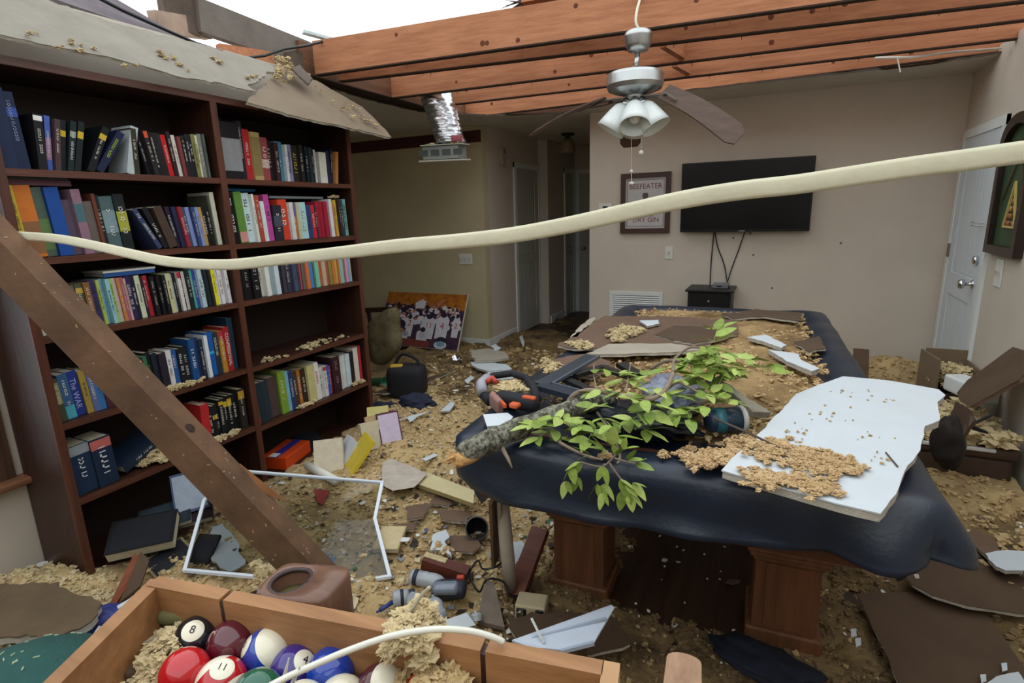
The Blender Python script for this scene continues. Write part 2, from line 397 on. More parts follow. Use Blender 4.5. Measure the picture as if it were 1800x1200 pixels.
# ------------------------------------------------------------------ exposed ceiling joists
JL = [((559, 133), (1520, 0), 2.42, .205, 'front ceiling joist with pale knots, nearest the open sky', -2.86),
      ((627, 141), (1800, 4), 2.42, .22, 'second ceiling joist from the front, just behind the fan mount', -2.86),
      ((684, 174), (1800, 37), 2.42, .20, 'third ceiling joist from the front, splintered along its bottom', -2.96),
      ((801, 184), (1781, 70), 2.42, .18, 'fourth ceiling joist from the front, with a split pale sliver', -3.0),
      ((838, 206), (1761, 92), 2.42, .16, 'fifth ceiling joist, rearmost, above the torn plasterboard edge', -3.0)]
for a, b, z, h, lab, xl in JL:
    p = PZ(*a, z); q = PZ(*b, z); d = (q - p); p2 = p + d * ((xl - p.x) / d.x); q2 = p + d * ((1.28 - p.x) / d.x)
    t = T('ceiling_joist', lab, 'joist', p2, 'exposed pine ceiling joists')
    t['_o'] = list(p2)
    mbj = MB(); up = Vector((0, 0, h / 2)); mbj.beam(p2 + up, q2 + up, .042, h); mbj.build('timber', JOIST, t)
    MB().beam(p2 + Vector((0, 0, .002)), q2 + Vector((0, 0, .002)), .046, .008).build('dark_underside', mat('joist_underside', '#3a2a20', .95, .25, 20), t)  # thin dark brown strip along the bottom of the joist
    L = (q2 - p2).length
    nb = MB()                                          # splinters and torn nails on the lower edge
    rr = random.Random(h)
    for k in range(14):
        c = p2 + (q2 - p2) * rr.uniform(.05, .95); nb.tube([c + Vector((0, rr.uniform(-.015, .015), .01)), c + Vector((rr.uniform(-.01, .01), 0, -rr.uniform(.008, .03)))], [.003, .0012], 5)
    nb.build('nail', GREYWOOD, t)
    kb = MB()                                          # knots
    sd = d.normalized().cross(Vector((0, 0, 1))).normalized()
    if sd.y > 0: sd = -sd
    for k in range(9):
        c = p2 + (q2 - p2) * rr.uniform(.04, .97) + Vector((0, 0, rr.uniform(.03, h - .03))) + sd * .0205
        Rk = Matrix((d.normalized(), Vector((0, 0, 1)), sd)).transposed(); r0 = rr.uniform(.010, .018)
        MB().lathe([(r0, 0), (r0 * .95, .0012), (r0 * .3, .0016)], c, 10, Rk).build('knot', mat('pine_knot', '#5e3017', .8, .2), t)
hd = T('header_beam', 'dark header beam along the left ends of the joists', 'joist', (-2.94, 2.95, 2.42))
MB().bb((-3.16, 2.95, 2.425), (-2.90, 5.40, 2.62)).build('timber', wood('dark_header', '#7a5238', '#55351f', 1, .7, 7), hd)
MB().bb((-3.17, 2.95, 2.418), (-2.89, 5.40, 2.426)).build('dark_underside', mat('joist_underside', '#3a2a20', .95, .25, 20), hd)  # same dark brown strip under the header
hd = T('header_beam', 'dark wall plate above the torn ceiling edge, furthest back', 'joist', (-1, 5.3, 2.42))
MB().bb((-2.9, 5.28, 2.418), (1.28, 5.40, 2.62)).build('timber', wood('dark_plate', '#6a4630', '#4a2e1c', 0, .7, 7), hd)
for i, (a, b, Y) in enumerate((((1166, 84), (1190, 150), 3.72), ((1186, 118), (1208, 152), 4.35), ((1100, 0), (1122, 70), 3.45))):
    if i == 2: continue
    p = PZ(*a, 2.44); q = PZ(*b, 2.44)
    tag(MB().beam((p.x, p.y, 2.5), (p.x + .06, p.y + .36, 2.5), .04, .12).build('bridging_block', JOISTY), ['short timber bridging between the joists right of the fan mount', 'short timber bridging behind, between the rear joists right of fan'][i], 'timber', 'bridging between the joists')
# splintered board end lying on the front joist
p = PY(905, 12, 3.3); t = T('splintered_board', 'splintered dark board end lying on top of the front joist', 'board', p)
MB().beam(p + Vector((.06, 0, .02)), p + Vector((2.1, .3, .06)), .12, .05).build('plank', JOIST, t)
sb = MB()
for k in range(9): sb.tube([p + Vector((.08, random.uniform(-.05, .05), random.uniform(0, .04))), p + Vector((-random.uniform(.02, .09), random.uniform(-.06, .06), random.uniform(-.02, .05)))], [.009, .001], 5)
sb.build('splinter', GREYWOOD, t)
p, q = PY(1375, 38, 3.74), PY(1560, 22, 3.72)
tag(MB().prism(ragged([p, q, q + Vector((.1, .02, .02)), p + Vector((.1, 0, .035))], .01, .04, 3), .012).build('pale_splinter', mat('raw_pine', '#cfa877', .8, .1)), 'long pale splinter torn from the joist right of the fan', 'splinter')
p, q = PZ(1538, 102, 2.40), PZ(1760, 85, 2.40)
mbw = MB(); mbw.tube([p, p + (q - p) * .3 + Vector((0, 0, -.012)), p + (q - p) * .6 + Vector((0, 0, .0)), q + Vector((0, 0, .0))], .008, 6); mbw.tube([p + (q - p) * .18, p + (q - p) * .22 + Vector((0, -.02, -.1))], .004, 5)
tag(mbw.build('dangling_strip', DUST), 'white paper tape strip dangling under joists at the right', 'strip')

# ------------------------------------------------------------------ torn roof timbers over the left wall
def board(name, label, a, b, w, h, M, X=None, up=(0, 0, 1), grp='broken roof timbers over the left wall'):
    return tag(MB().beam(a, b, w, h, up).build(name, M), label, 'timber', grp)
ROOF = mat('grey_roof_timber', '#6d645c', .8, .18, 8, .2)
board('roof_rafter', 'long grey rafter slanting down over the wall towards the joists', PX(345, 26, -2.95), PX(545, 100, -2.95), .05, .17, ROOF)
board('roof_rafter', 'short rafter stub with pale sawn end beside the sky', PX(270, 38, -2.92), PX(362, 52, -3.02), .05, .10, mat('stub', '#a08876', .8, .2))
tag(MB().bb(PX(280, 30, -3.0) + Vector((0, 0, -.05)), PX(335, 6, -3.0) + Vector((.05, 0, .35))).build('roof_post', GREYWOOD), 'dark upright post stub cut off by the top edge', 'timber', 'broken roof timbers over the left wall')
board('roof_rafter', 'orange joist stub poking out behind the hanging plasterboard', PX(385, 92, -2.95), PX(478, 106, -2.88), .05, .085, JOIST)
board('metal_strip', 'thin pale metal strip sticking up against the sky', PX(532, 56, -3.0), PX(605, 76, -2.86), .05, .018, mat('pale_metal', '#a8b2b0', .4, metal=.6))
board('wall_plate', 'dark upright timber block at the left end of front joist', PX(515, 92, -2.86), PX(520, 130, -2.86), .10, .06, GREYWOOD, up=(0, 1, 0))
tag(MB().prism(ragged([PX(60, -6, -2.86), PX(180, -8, -2.95), PX(300, 62, -2.92), PX(330, 78, -2.84), PX(240, 55, -2.82), PX(120, 15, -2.82)], .01, .05, 8), .02).build('roof_felt', mat('felt', '#6d6468', .8, .15)), 'torn strip of dark roofing felt behind the hanging plasterboard', 'roof felt')
pts = [PX(x, y, -2.78 - (0.02 if x < 400 else 0)) for x, y in ((165, -8), (215, 18), (290, 52), (345, 76), (395, 92), (430, 102), (465, 98), (500, 86), (540, 80), (575, 71), (600, 68))]
tag(MB().tube(pts, .008, 7).build('black_cable', BLACK, None, True), 'black cable sagging along the torn wall top', 'cable')

# hanging ceiling plasterboard over the bookshelf
def SP(x, y):                                  # plane of the fallen sheets: low in front, high at the wall
    d = ray(x, y); n = np.array([.33, 0, .40]); p0 = np.array([-2.38, 0, 2.115]); c = np.array([0, 0, CH])
    return Vector(c + d * (n.dot(p0 - c) / n.dot(d)))
sh1 = [SP(-160, 28), SP(0, 60), SP(150, 92), SP(235, 112), SP(340, 138), SP(452, 161), SP(435, 150), SP(490, 122), SP(465, 108), SP(330, 72), SP(240, 50), SP(165, 28), SP(70, -6), SP(-160, -90)]
sheet('ceiling_plasterboard', 'large pale grey plasterboard sheet hanging over the bookshelf top', 'plasterboard', sh1, .014, mat('drywall_ceiling_paper', '#938c80', .85, col2='#7d766a', scale=5, bump=.15, bscale=60), .012, .05, 'fallen ceiling plasterboard', seed=2)
sh2 = [p - Vector((0, 0, .018)) for p in (SP(432, 172), SP(520, 197), SP(608, 217), SP(688, 236), SP(660, 205), SP(636, 182), SP(556, 136), SP(500, 116), SP(452, 152))]
sheet('ceiling_plasterboard', 'brown pointed plasterboard piece hanging past the bookshelf corner', 'plasterboard', sh2, .014, mat('drywall_tan_paper', '#7b6b57', .85, .14, 6, .12), .008, .05, 'fallen ceiling plasterboard', seed=3)
P0 = [SP(x, y) + Vector((.01, 0, .012)) for x, y in [(495 + random.uniform(-12, 14), 115 + random.uniform(-12, 35)) for _ in range(40)]]
fluff('insulation_tuft', 'pale insulation tuft stuck on plasterboard near the joist end', P0, rng.uniform(.006, .014, 40), FLUFFP)
tag(MB().prism(ragged([SP(506, 135) + Vector((.03, 0, .03)), SP(520, 128) + Vector((.03, 0, .03)), SP(538, 150) + Vector((.05, 0, .02)), SP(530, 160) + Vector((.05, 0, .02))], .004, .02), .012).build('bark_chip', GREYWOOD), 'dark oval chip beside the tuft on hanging plasterboard', 'chip')
P1 = [SP(x + random.uniform(-16, 16), y + random.uniform(-7, 7)) + Vector((.004, 0, .006)) for x, y in ((300, 108), (316, 120), (285, 100), (450, 142), (610, 190), (625, 200), (640, 210), (600, 185), (380, 110), (235, 115), (150, 88), (655, 218), (570, 160), (60, 60), (110, 80)) for _ in range(4)]
fluff('insulation_flecks', 'pale insulation flecks scattered on the hanging plasterboard', P1, rng.uniform(.003, .011, len(P1)), FLUFFP, .5)

# ================================================================== BOOKSHELF
BX0, BX1 = -2.785, -2.461            # back, front
BY0, BYM, BY1 = 1.060, 1.918, 2.815
LV = {'L': [1.70, 1.385, 1.095, .75, .43], 'R': [1.70, 1.385, 1.095, .745, .415]}
bs = T('bookshelf', 'tall dark brown two-bay wooden bookshelf full of books along the left wall', 'bookshelf', (BX0, BY0, 0))
DW = DARKWOOD
SHE = wood('bookshelf_front_edge', '#63392a', '#44261a', 1, .4)
MB().bb((BX0, BY0 - .03, 0), (BX1, BY0, 2.075)).build('side_panel', DW[2], bs)
MB().bb((BX0, BY1, 0), (BX1, BY1 + .03, 2.075)).build('side_panel', DW[2], bs)
MB().bb((BX0, BYM - .016, 0), (BX1, BYM + .016, 2.045)).build('divider', DW[2], bs)
MB().bb((BX0, BY0, 2.045), (BX1, BY1, 2.075)).build('top_board', DW[1], bs)
MB().bb((BX0, BY0, .02), (BX0 + .008, BYM - .016, 2.045)).build('back_panel', mat('shelf_back', '#26170f', .7, .15, 8), bs)
MB().bb((BX0, BYM + .016, .02), (BX0 + .008, BY1, 2.045)).build('back_panel', mat('shelf_back', '#26170f', .7, .15, 8), bs)
for bay, y0, y1 in (('L', BY0, BYM - .016), ('R', BYM + .016, BY1)):
    for z in LV[bay]:
        s = MB().bb((BX0 + .008, y0, z - .024), (BX1 - .002, y1, z)).build('shelf', DW[1], bs)
        sub(MB().bb((BX1 - .004, y0, z - .025), (BX1 + .001, y1, z + .001)), 'front_lipping', SHE, s, bs)
    MB().bb((BX0 + .008, y0, .02), (BX1 - .002, y1, .09)).build('plinth', DW[1], bs)
for y0, y1 in ((BY0 - .03, BY0), (BYM - .016, BYM + .016), (BY1, BY1 + .03)):
    MB().bb((BX1 - .004, y0 - .001, 0), (BX1 + .003, y1 + .001, 2.046)).build('front_stile', wood('bookshelf_stile', '#63392a', '#44261a', 2, .4), bs)
MB().bb((BX1 - .004, BY0 - .031, 2.046), (BX1 + .003, BY1 + .031, 2.076)).build('top_lipping', SHE, bs)

# ------------------------------------------------------------------ books
import colorsys
def cname(h):
    h = h.lstrip('#'); r, g, b = [int(h[i:i + 2], 16) / 255 for i in (0, 2, 4)]; hh, s, v = colorsys.rgb_to_hsv(r, g, b); hh *= 360
    if v < .17: return 'black'
    if s < .14: return 'charcoal' if v < .35 else 'grey' if v < .7 else 'white'
    if v < .30 and s < .35: return 'near-black'
    if v > .75 and s < .25 and 25 < hh < 100: return 'cream'
    dark = 'dark ' if v < .42 else 'pale ' if (s < .32 and v > .6) else ''
    for lim, n in ((12, 'red'), (28, 'rust'), (42, 'orange') if v > .55 else (42, 'brown'), (66, 'yellow') if v > .55 else (66, 'olive'), (95, 'lime green') if v > .5 else (95, 'olive green'), (160, 'green'), (192, 'teal'), (252, 'blue'), (285, 'purple'), (335, 'magenta'), (361, 'crimson')):
        if hh < lim: return dark + n
    return 'grey'
def ordn(n): return '%d%s' % (n, 'th' if 10 <= n % 100 <= 20 else {1: 'st', 2: 'nd', 3: 'rd'}.get(n % 10, 'th'))
PAGE = mat('book_pages', '#cfc6ac', .9, col2='#a39a80', scale=8, stretch=(2, 90, 2), sharp=(.38, .6))
def bmat(c, rough=.55): return mat('book_cover_' + cname(c).replace(' ', '_'), c, rough, .10, 30, spec=.22)
def book(label, grp, w, h, d, col, mark=None, band=None, tcol=None, title=None, seed=0, cat='book', pict=None):
    """spine at x=0 facing +X, thickness along +Y from 0, standing on z=0"""
    rr = random.Random(seed); t = T('book', label, cat, (0, 0, 0), grp); M = bmat(col); c = .0018
    mb = MB().bb((-d, 0, 0), (-.002, c, h)).bb((-d, w - c, 0), (-.002, w, h)).bb((-.004, 0, 0), (0, w, h))
    mb.build('cover', M, t)
    MB().bb((-d + .003, c, .003), (-.004, w - c, h - .003)).build('pages', PAGE, t)
    if band:
        bc, z0, z1 = band; MB().bb((0, .0004, h * z0), (.0006, w - .0004, h * z1)).build('spine_band', bmat(bc), t)
    if pict:
        MB().bb((-d * .95, w, h * .06), (-d * .05, w + .0006, h * .94)).build('cover_picture', bmat(pict), t)
    if title:
        m2 = MB(); add_text(m2, title, w * .75, (.0012, w / 2, h * .5), (0, 0, -1), (0, 1, 0)); m2.build('lettering', bmat(tcol or '#e8e4da'), t)
    elif mark:
        m2 = MB(); z = h * rr.uniform(.72, .9); zend = h * rr.uniform(.22, .4); tw = w * rr.uniform(.24, .42)
        while z > zend:
            lh = tw * rr.uniform(.5, .95); z -= lh
            if rr.random() < .14: z -= lh * .7; continue
            y0 = (w - tw) / 2; k = rr.randrange(4); g = lh * .28
            m2.bb((.0006, y0, z), (.001, y0 + tw, z + g))
            if k != 0: m2.bb((.0006, y0, z), (.001, y0 + tw * .28, z + lh * .85))
            if k > 1: m2.bb((.0006, y0 + tw * .72, z), (.001, y0 + tw, z + lh * .85))
            z -= lh * .18
        m2.build('lettering', bmat(mark), t)
    return t
def row(bay, lv, Y0, Y1, items, where, x0=-2.485):
    z = LV[bay][lv]; tot = sum((it[0] if len(it) == 1 else it[1] / max(.3, math.cos(math.radians(it[3])))) for it in items) / 1000.0
    sc = (Y1 - Y0) / tot; y = Y0; n = 0
    for it in items:
        if len(it) == 1: y += it[0] / 1000 * sc; continue
        col, wmm, hcm, tilt = it[:4]; opt = it[4] if len(it) > 4 else {}
        n += 1; wd = wmm / 1000 * sc - .0008; h = hcm / 100; a = math.radians(tilt); adv = wmm / 1000 * sc / max(.3, math.cos(a))
        rr = random.Random(n * 17 + lv * 131 + ord(bay)); d = opt.get('d', min(.26, h * rr.uniform(.60, .70)))
        desc = opt.get('desc')
        lean = ' leaning right' if tilt > 9 else ' leaning left' if tilt < -9 else ''
        lab = '%s %s%s, %s from left on %s' % (cname(col), opt.get('kind', 'book' if wd > .02 else 'slim book'), lean, ordn(n), where)
        if desc: lab = '%s, %s from left on %s' % (desc, ordn(n), where)
        mk = opt.get('m', '#d8d4c8' if rr.random() < .75 and sum(lin(col)) < .8 else ('#3a3430' if rr.random() < .7 else None))
        b = book(lab, 'books standing on the bookshelf', wd, h, d, col, mk, opt.get('b'), opt.get('tc'), opt.get('t'), n + lv * 50, pict=opt.get('p'))
        b.location = (x0 - rr.uniform(0, .025) + opt.get('x', 0), y + (wd if False else 0), z + .0008)
        if tilt >= 0 and tilt > .01:
            # pivot on the right bottom edge: shift the parts so that the right edge is the origin
            R = Matrix.Rotation(-a, 4, 'X'); b.matrix_world = Matrix.Translation((b.location.x, y + wd / math.cos(a), z + .001)) @ R @ Matrix.Translation((0, -wd, 0))
        elif tilt < -.01:
            b.matrix_world = Matrix.Translation((b.location.x, y, z + .001)) @ Matrix.Rotation(-a, 4, 'X')
        y += adv
W_ = '#e6e3da'; YE = '#c8a92c'
def y(c_, l_, h_, t_, **k): return (c_, l_, h_, t_, k)
row('L', 0, 1.075, 1.875, [y('#222d48', 34, 27.5, 0, m=None), y('#1f2a44', 30, 26.5, -2, b=('#3a50a0', .68, .8), m='#8a94b0'), (16,), y('#1b1b1e', 22, 20, 4, b=(W_, .88, .97)), y('#4a63b0', 14, 20, 7, b=('#a07a98', .2, .6), desc='blue and pink book'), y('#4a3638', 14, 19, 9), y('#17191c', 15, 19, 10, b=(YE, .68, .8)), y('#1a2628', 16, 19, 13, b=('#8a9488', .68, .8)), y('#16201f', 16, 19.2, 14, b=(YE, .66, .8)), (18,),
    y('#15171a', 20, 19.5, 27, b=(YE, .72, .84), m=W_), y('#1c2440', 22, 19.5, 35, m='#a8c040', desc='dark blue book with lime lettering leaning right'), (70,), y('#b4bcbc', 24, 20, 14, m=None, desc='thick silver-white book leaning right'), y('#3a3528', 18, 19, 4), (26,),
    y('#1c1c1f', 12, 18, -9), y('#2a2224', 14, 18.5, -8, b=('#d0542a', .84, .98)), y('#161618', 13, 18, -6), y('#1b1b1d', 13, 18, -6), y('#202022', 11, 18, -6), y('#b82024', 17, 17.5, -6, desc='bright red book'), y('#26201e', 13, 19, -5), y('#701c22', 9, 18, -5), y('#d8d4c8', 13, 18, -5, m='#2a2624'), y('#7a3a3c', 12, 17.5, -4), y('#23201c', 12, 18, -4), y('#1a1c24', 14, 18.8, -3, m=W_), y('#18181c', 12, 18.8, -3, m=W_), y('#7d7a45', 15, 19.2, -3), y('#d7d0b0', 11, 19, -2), y('#7e8278', 14, 19.8, -2), y('#5a5f5a', 8, 19.8, -2)], 'top shelf, left bay')
row('R', 0, 1.945, 2.79, [y('#1d1a1c', 66, 27, 0, b=('#8a8a8c', .15, .72), m=None, desc='wide black book with grey picture'), y('#2f2430', 16, 28.5, 0), y('#b3282d', 22, 25, 0, m=W_), y('#b09a64', 30, 24, 0, b=('#8a7a4a', .1, .9), m=None), y('#96484a', 26, 22, 0, b=('#c8aaa0', .3, .5)), y('#2b201f', 18, 21, 0), y('#3a2628', 16, 20, 0), y('#4f87a0', 24, 21, 0), y('#d0d4d4', 10, 19.5, 0), y('#8a86a6', 20, 20, 0), y('#2a2620', 26, 20, 0, m='#c8b048'), y('#26221f', 14, 20.5, 0), y('#26303a', 14, 20, 0), y('#222a30', 11, 20, 0), y('#2a3438', 11, 19.5, 0), y('#1c1e20', 9, 19, 0), (6,), y('#d8d3d4', 14, 19, 0), (12,), y('#dcdccf', 32, 18, 0, m=None), y('#262c44', 16, 19, 0), y('#22263a', 9, 20.5, 5), y('#b57a3c', 14, 19, 8, m=None), (26,)], 'top shelf, right bay')
row('L', 1, 1.08, 1.895, [y('#c2a93a', 13, 26, -3, m='#5a4a20'), y('#c9722e', 36, 26, -3, b=('#8a6240', .05, .5), m=None), y('#4f5f52', 24, 25.5, -3, b=('#5f7a48', .1, .55), m=None), y('#1f4a93', 32, 25.5, -3, m=None), y('#5a4a58', 24, 21, -2, m=None), y('#8a6a78', 22, 25, -3, b=('#4a6a70', .5, .78), m=None), y('#6a5f58', 26, 20.5, -2, m=None), y('#6b3a2a', 9, 23.5, -3, m=None), y('#1f2a28', 12, 23, -3), y('#4f6468', 34, 22.5, -3, b=('#7d9296', .35, .75)), y('#1d2424', 28, 23.5, -3, b=('#a0a038', .35, .7)), (66,),
    y('#3a4260', 14, 19, -27, m=W_), y('#1c1a1e', 15, 19, -22, m=W_), y('#4a3a30', 26, 18.5, -15, m=None), y('#2a2230', 13, 18.5, -10), y('#2a2c48', 13, 18.3, -8), y('#8f2c38', 13, 18.3, -7), y('#3a5070', 13, 18, -6), y('#8494c4', 15, 18, -6), y('#3a4a74', 11, 18, -5), y('#8090b8', 12, 18, -5), y('#b0884a', 10, 18, -5), y('#1f1c1c', 14, 18.2, -4, m=W_), y('#1c1a1c', 15, 18.2, -4, m=W_), y('#4a4a3c', 8, 23.5, -3), y('#c8c8b4', 15, 25, -3, m=None)], 'second shelf, left bay')
row('R', 1, 1.94, 2.80, [y('#5a2a48', 11, 24, -2), y('#1a181a', 22, 25, -3, m=W_), y('#5f8a3c', 24, 25.5, -3, b=('#d09088', .02, .22), m=None), y('#c4d8d8', 26, 25, -3), y('#dcdcd4', 8, 24.5, -3), y('#a84a38', 14, 24, -3), y('#2a2022', 6, 20, -3), y('#d8dce0', 14, 21, -3, m=None), y('#b84a94', 18, 24.5, -3), y('#2a2c34', 30, 19, 0, b=('#4a4e58', .4, .7), desc='dark boxed book'), y('#d2442a', 32, 22, -2, m=W_, desc='red-orange book with white title'), y('#d0d0cc', 14, 20.5, -2), y('#6a60a0', 11, 20.5, -2, b=('#b87a40', .02, .6)), y('#c8b890', 10, 20.5, -2), y('#a8d0d0', 28, 20.5, -2, m='#c0b890'), y('#36406e', 22, 19, -2), y('#c02a38', 14, 19, -2), y('#34303a', 8, 18.5, -2)] + [y('#a02436', 14, 21, -2, m=None) for _ in range(4)] + [y('#dcd6d8', 14, 22.5, -2), y('#b06a40', 8, 20, -2), y('#d8b83c', 15, 22, -2, m='#5a4a20'), y('#3a2a30', 9, 22, -2), y('#2a4248', 14, 22, -2), y('#7aa8a4', 18, 22.5, -2)], 'second shelf, right bay')
row('L', 2, 1.075, 1.895, [y('#d0c8b4', 12, 18, -4), y('#6aa8b8', 16, 18, -4), y('#3aa0a8', 18, 17.5, -4), y('#2f2f4a', 14, 17.5, -4), y('#3a5fb0', 16, 18.5, -4, b=('#3a9a90', .3, .45)), y('#d8dce0', 6, 20, -4, m=None), y('#3a3050', 9, 18, -3), y('#6a6a4a', 14, 17.5, -3), y('#54583e', 18, 17.8, -3, b=('#c8a850', .78, .9)), y('#8a6038', 16, 18, -3), y('#3f3668', 16, 18.5, -3), y('#a8b860', 9, 18.5, -3), y('#7ab0d0', 11, 18.5, -3), y('#90c0c8', 10, 18.5, -3), y('#9ab870', 9, 18.5, -3), y('#c8b0a8', 11, 18.5, -3), y('#b87848', 10, 18.5, -3), y('#a05868', 9, 18.5, -3), y('#c8a898', 6, 18, -3), y('#352a52', 15, 18.8, -3), y('#222230', 13, 18.8, -3, m=W_), y('#c8ccb0', 15, 18.5, -3), y('#2a2428', 8, 18, -3), y('#b83038', 17, 18, -3)] + [y('#1c1c1e', 12, 17.5, -3, m='#b8b4ac') for _ in range(4)] + [y('#c0bc90', 16, 18, -3), y('#9ab0b8', 14, 17.5, -3), y('#2a2024', 10, 17.8, -3), y('#d0ccc8', 11, 18, -3, b=('#b82a48', .85, 1)), y('#2a2024', 6, 18, -3), y('#c8c0b8', 13, 18, -3), y('#1f2a28', 14, 18.5, -3), y('#48a898', 11, 18.2, -3), y('#3a4c98', 11, 18.2, -3), y('#b0c4cc', 15, 18.2, -3), y('#26302e', 14, 18, -3), y('#223036', 12, 18, -3), y('#303030', 8, 18, -3), y('#e0d830', 13, 18.5, -3, m='#3a3a20')] + [y('#e0dcdc', 12, 18.5, -3, m='#5a5658') for _ in range(4)], 'third shelf, left bay')
row('R', 2, 1.94, 2.80, [y('#1b191b', 22, 19, -2, m='#b0aca8') for _ in range(3)] + [y('#d0ccb8', 18, 19, -2), y('#dcdcd4', 13, 19, -2, m=None), y('#98a8a8', 18, 19, -2, m=None), y('#c8d4dc', 14, 19, -2)] + [y(c, 12, 18.5, -2) for c in ('#33353f', '#3f3c48', '#3a3844', '#44424c', '#4a5470', '#463c44')] + [y(c, l, 18, -2, m=None) for c, l in (('#c84a60', 11), ('#6a6458', 11), ('#c87048', 13), ('#4a80b8', 14), ('#5a5850', 9), ('#78c0a0', 15), ('#d05a40', 15), ('#c0a888', 15), ('#b05a58', 13), ('#8f8a40', 11), ('#c87840', 13), ('#b8b850', 9), ('#c86848', 7), ('#88b8a8', 16), ('#b04878', 9), ('#d898a8', 9), ('#80a8d0', 13), ('#d0c0a8', 9))], 'third shelf, right bay')
row('L', 3, 1.075, 1.89, [y('#4a4a38', 13, 17.5, -3, b=('#8a8a60', .4, .9)), y('#3a5a80', 20, 18.5, -3, b=('#4aa0b0', .02, .3), m=W_), y('#2a3a8a', 24, 18.5, -3, t='The WAR', tc='#a8b0d8'), y('#a08840', 14, 18, -3), y('#5a6a98', 14, 17.5, -3), y('#3a70a8', 14, 17.5, -3), y('#4a2a30', 16, 17, -3), y('#2a2c38', 16, 17, -3), y('#3a3028', 16, 17, -3), y('#5a3a3a', 9, 17, -2), y('#3a3a50', 11, 17, -2), y('#707068', 11, 17.5, -2), y('#b03a48', 9, 17.5, -2), y('#c83848', 14, 16.5, -2), y('#3a6a48', 9, 18, -2), y('#1a1c20', 17, 19, -2, m='#8a9a40'), y('#222838', 14, 18, -2), y('#2a2430', 20, 17.5, -2, m=None), y('#d8d4d0', 15, 18, -1, m='#4a4440'), y('#2f5a98', 17, 17.5, -1), y('#1c1e24', 15, 17.5, -1, m=W_), y('#22252c', 16, 18, -1), y('#204a80', 19, 21, -1, m=W_), y('#1f3050', 17, 20.5, -1), y('#2a3040', 12, 19.5, -1), y('#d8dce0', 11, 21, -1, m=None), y('#1f5aa8', 22, 22, -1, b=('#38a8d0', .5, .56), m=None), y('#2a3540', 17, 21, -1), y('#b08030', 15, 21.5, -1, b=('#b03038', .8, 1)), y('#9a2428', 19, 23, -1, t='CONFESSIONAL'), y('#1f3a4a', 20, 27, 0, m=None)], 'fourth shelf, left bay')
row('L', 4, 1.075, 1.885, [y('#1f3048', 46, 21, -2, b=('#8f9498', .8, .99), m='#c8ccd0'), y('#1b2a40', 46, 21, -2, b=('#b8625a', .78, .97), m='#c8ccd0'), (230,), y('#b0282c', 26, 20, 2, x=.02, m=None, kind='folder'), y('#191a1c', 14, 17, 0, m=W_), y('#1b1c1e', 14, 17.5, 0, b=(YE, .6, .72)), y('#17181a', 14, 17.5, 0, m=W_), y('#1c1d20', 15, 19, 0, b=(YE, .85, .95)), y('#17181a', 15, 19, 0, b=(YE, .75, .9)), y('#18191b', 15, 19.5, 0, b=(YE, .72, .92)), y('#16171a', 17, 19.5, 0, m=W_), y('#2a2622', 22, 21.5, 0, b=('#b08a2a', .75, .95))], 'fifth shelf, left bay')
row('R', 4, 1.94, 2.80, [y('#b83a3c', 10, 24, -2), y('#22303a', 20, 23, -2, m=None), y('#2a343a', 20, 22.5, -2, m=None), y('#4f3f3c', 30, 23, -2, m=None), y('#7a9a34', 22, 25, -2), y('#7ab0c8', 12, 24, -2), y('#2a3a6a', 13, 23, -2), y('#4a3a30', 17, 22, -2), y('#b06a2a', 11, 22, -2), y('#3a2c20', 15, 22, -2), y('#c4bc80', 26, 23, -2, m=None), y('#e0dcd8', 16, 23.5, -2, m='#c05050'), y('#c8ccc8', 14, 19.5, -1), y('#d8d0cc', 13, 19.5, -1, b=('#c03a3a', .85, .98)), y('#3a5ab0', 15, 19, -1), y('#c04848', 8, 18, -1), y('#3a2028', 30, 23, -1, m='#8a7a7c'), y('#c8ccc0', 13, 22, -1, m=None), y('#d4d8d4', 14, 22, -1, m=None), y('#c8d8dc', 17, 22, -1), y('#2a2426', 12, 23, -1, m=None), y('#d4ccc2', 20, 24.5, -1, m=None), y('#b03038', 12, 25, -1, m=None)], 'fifth shelf, right bay')
def flat_book(label, c, R, w, h, d, col, grp='books lying flat', mark=None, band=None, seed=0, pict=None, title=None):
    """lying book: d x h footprint, thickness w up; c = centre of the underside, R orientation"""
    b = book(label, grp, w, h, d, col, mark, band, None, title, seed, pict=pict)
    # local: spine +X, thickness Y, height Z -> lay down: thickness up
    L = Matrix(((1, 0, 0), (0, 0, 1), (0, 1, 0))).to_4x4()          # y<->z (mirrored only as a swap; use rotation below)
    L = Matrix.Rotation(PI / 2, 4, 'X')                              # z -> -y, y -> z
    b.matrix_world = Matrix.Translation(c) @ R.to_4x4() @ Matrix.Translation((d / 2, h / 2, 0)) @ L
    return b
Rz = lambda a: Matrix.Rotation(math.radians(a), 3, 'Z')
zt = LV['L'][1] + .263
flat_book('mauve book lying flat on top of the tall orange and blue books', (-2.60, 1.185, zt), Rz(0), .020, .20, .17, '#7a5560', seed=1)
flat_book('grey-green book lying topmost on the mauve one, second shelf', (-2.60, 1.185, zt + .021), Rz(0), .018, .19, .16, '#5a6460', mark='#b0b0a8', seed=2)
zt = LV['L'][2] + .191
flat_book('blue book lying flat across the row on third shelf, left bay', (-2.585, 1.44, zt), Rz(0), .016, .21, .15, '#2f5a98', seed=3)
flat_book('white book lying topmost on the blue one, third shelf', (-2.585, 1.44, zt + .017), Rz(2), .008, .22, .15, '#dcdccf', seed=4)
zt = LV['R'][1] + .262
flat_book('blue book lying on top of the green book, second shelf', (-2.61, 2.06, zt), Rz(4), .012, .20, .15, '#2a6a98', seed=5)
zt = LV['R'][1] + .215
flat_book('grey magazine lying flat over the crimson books, second shelf', (-2.62, 2.45, LV['R'][1] + .229), Rz(0), .012, .40, .16, '#8a9698', seed=6)
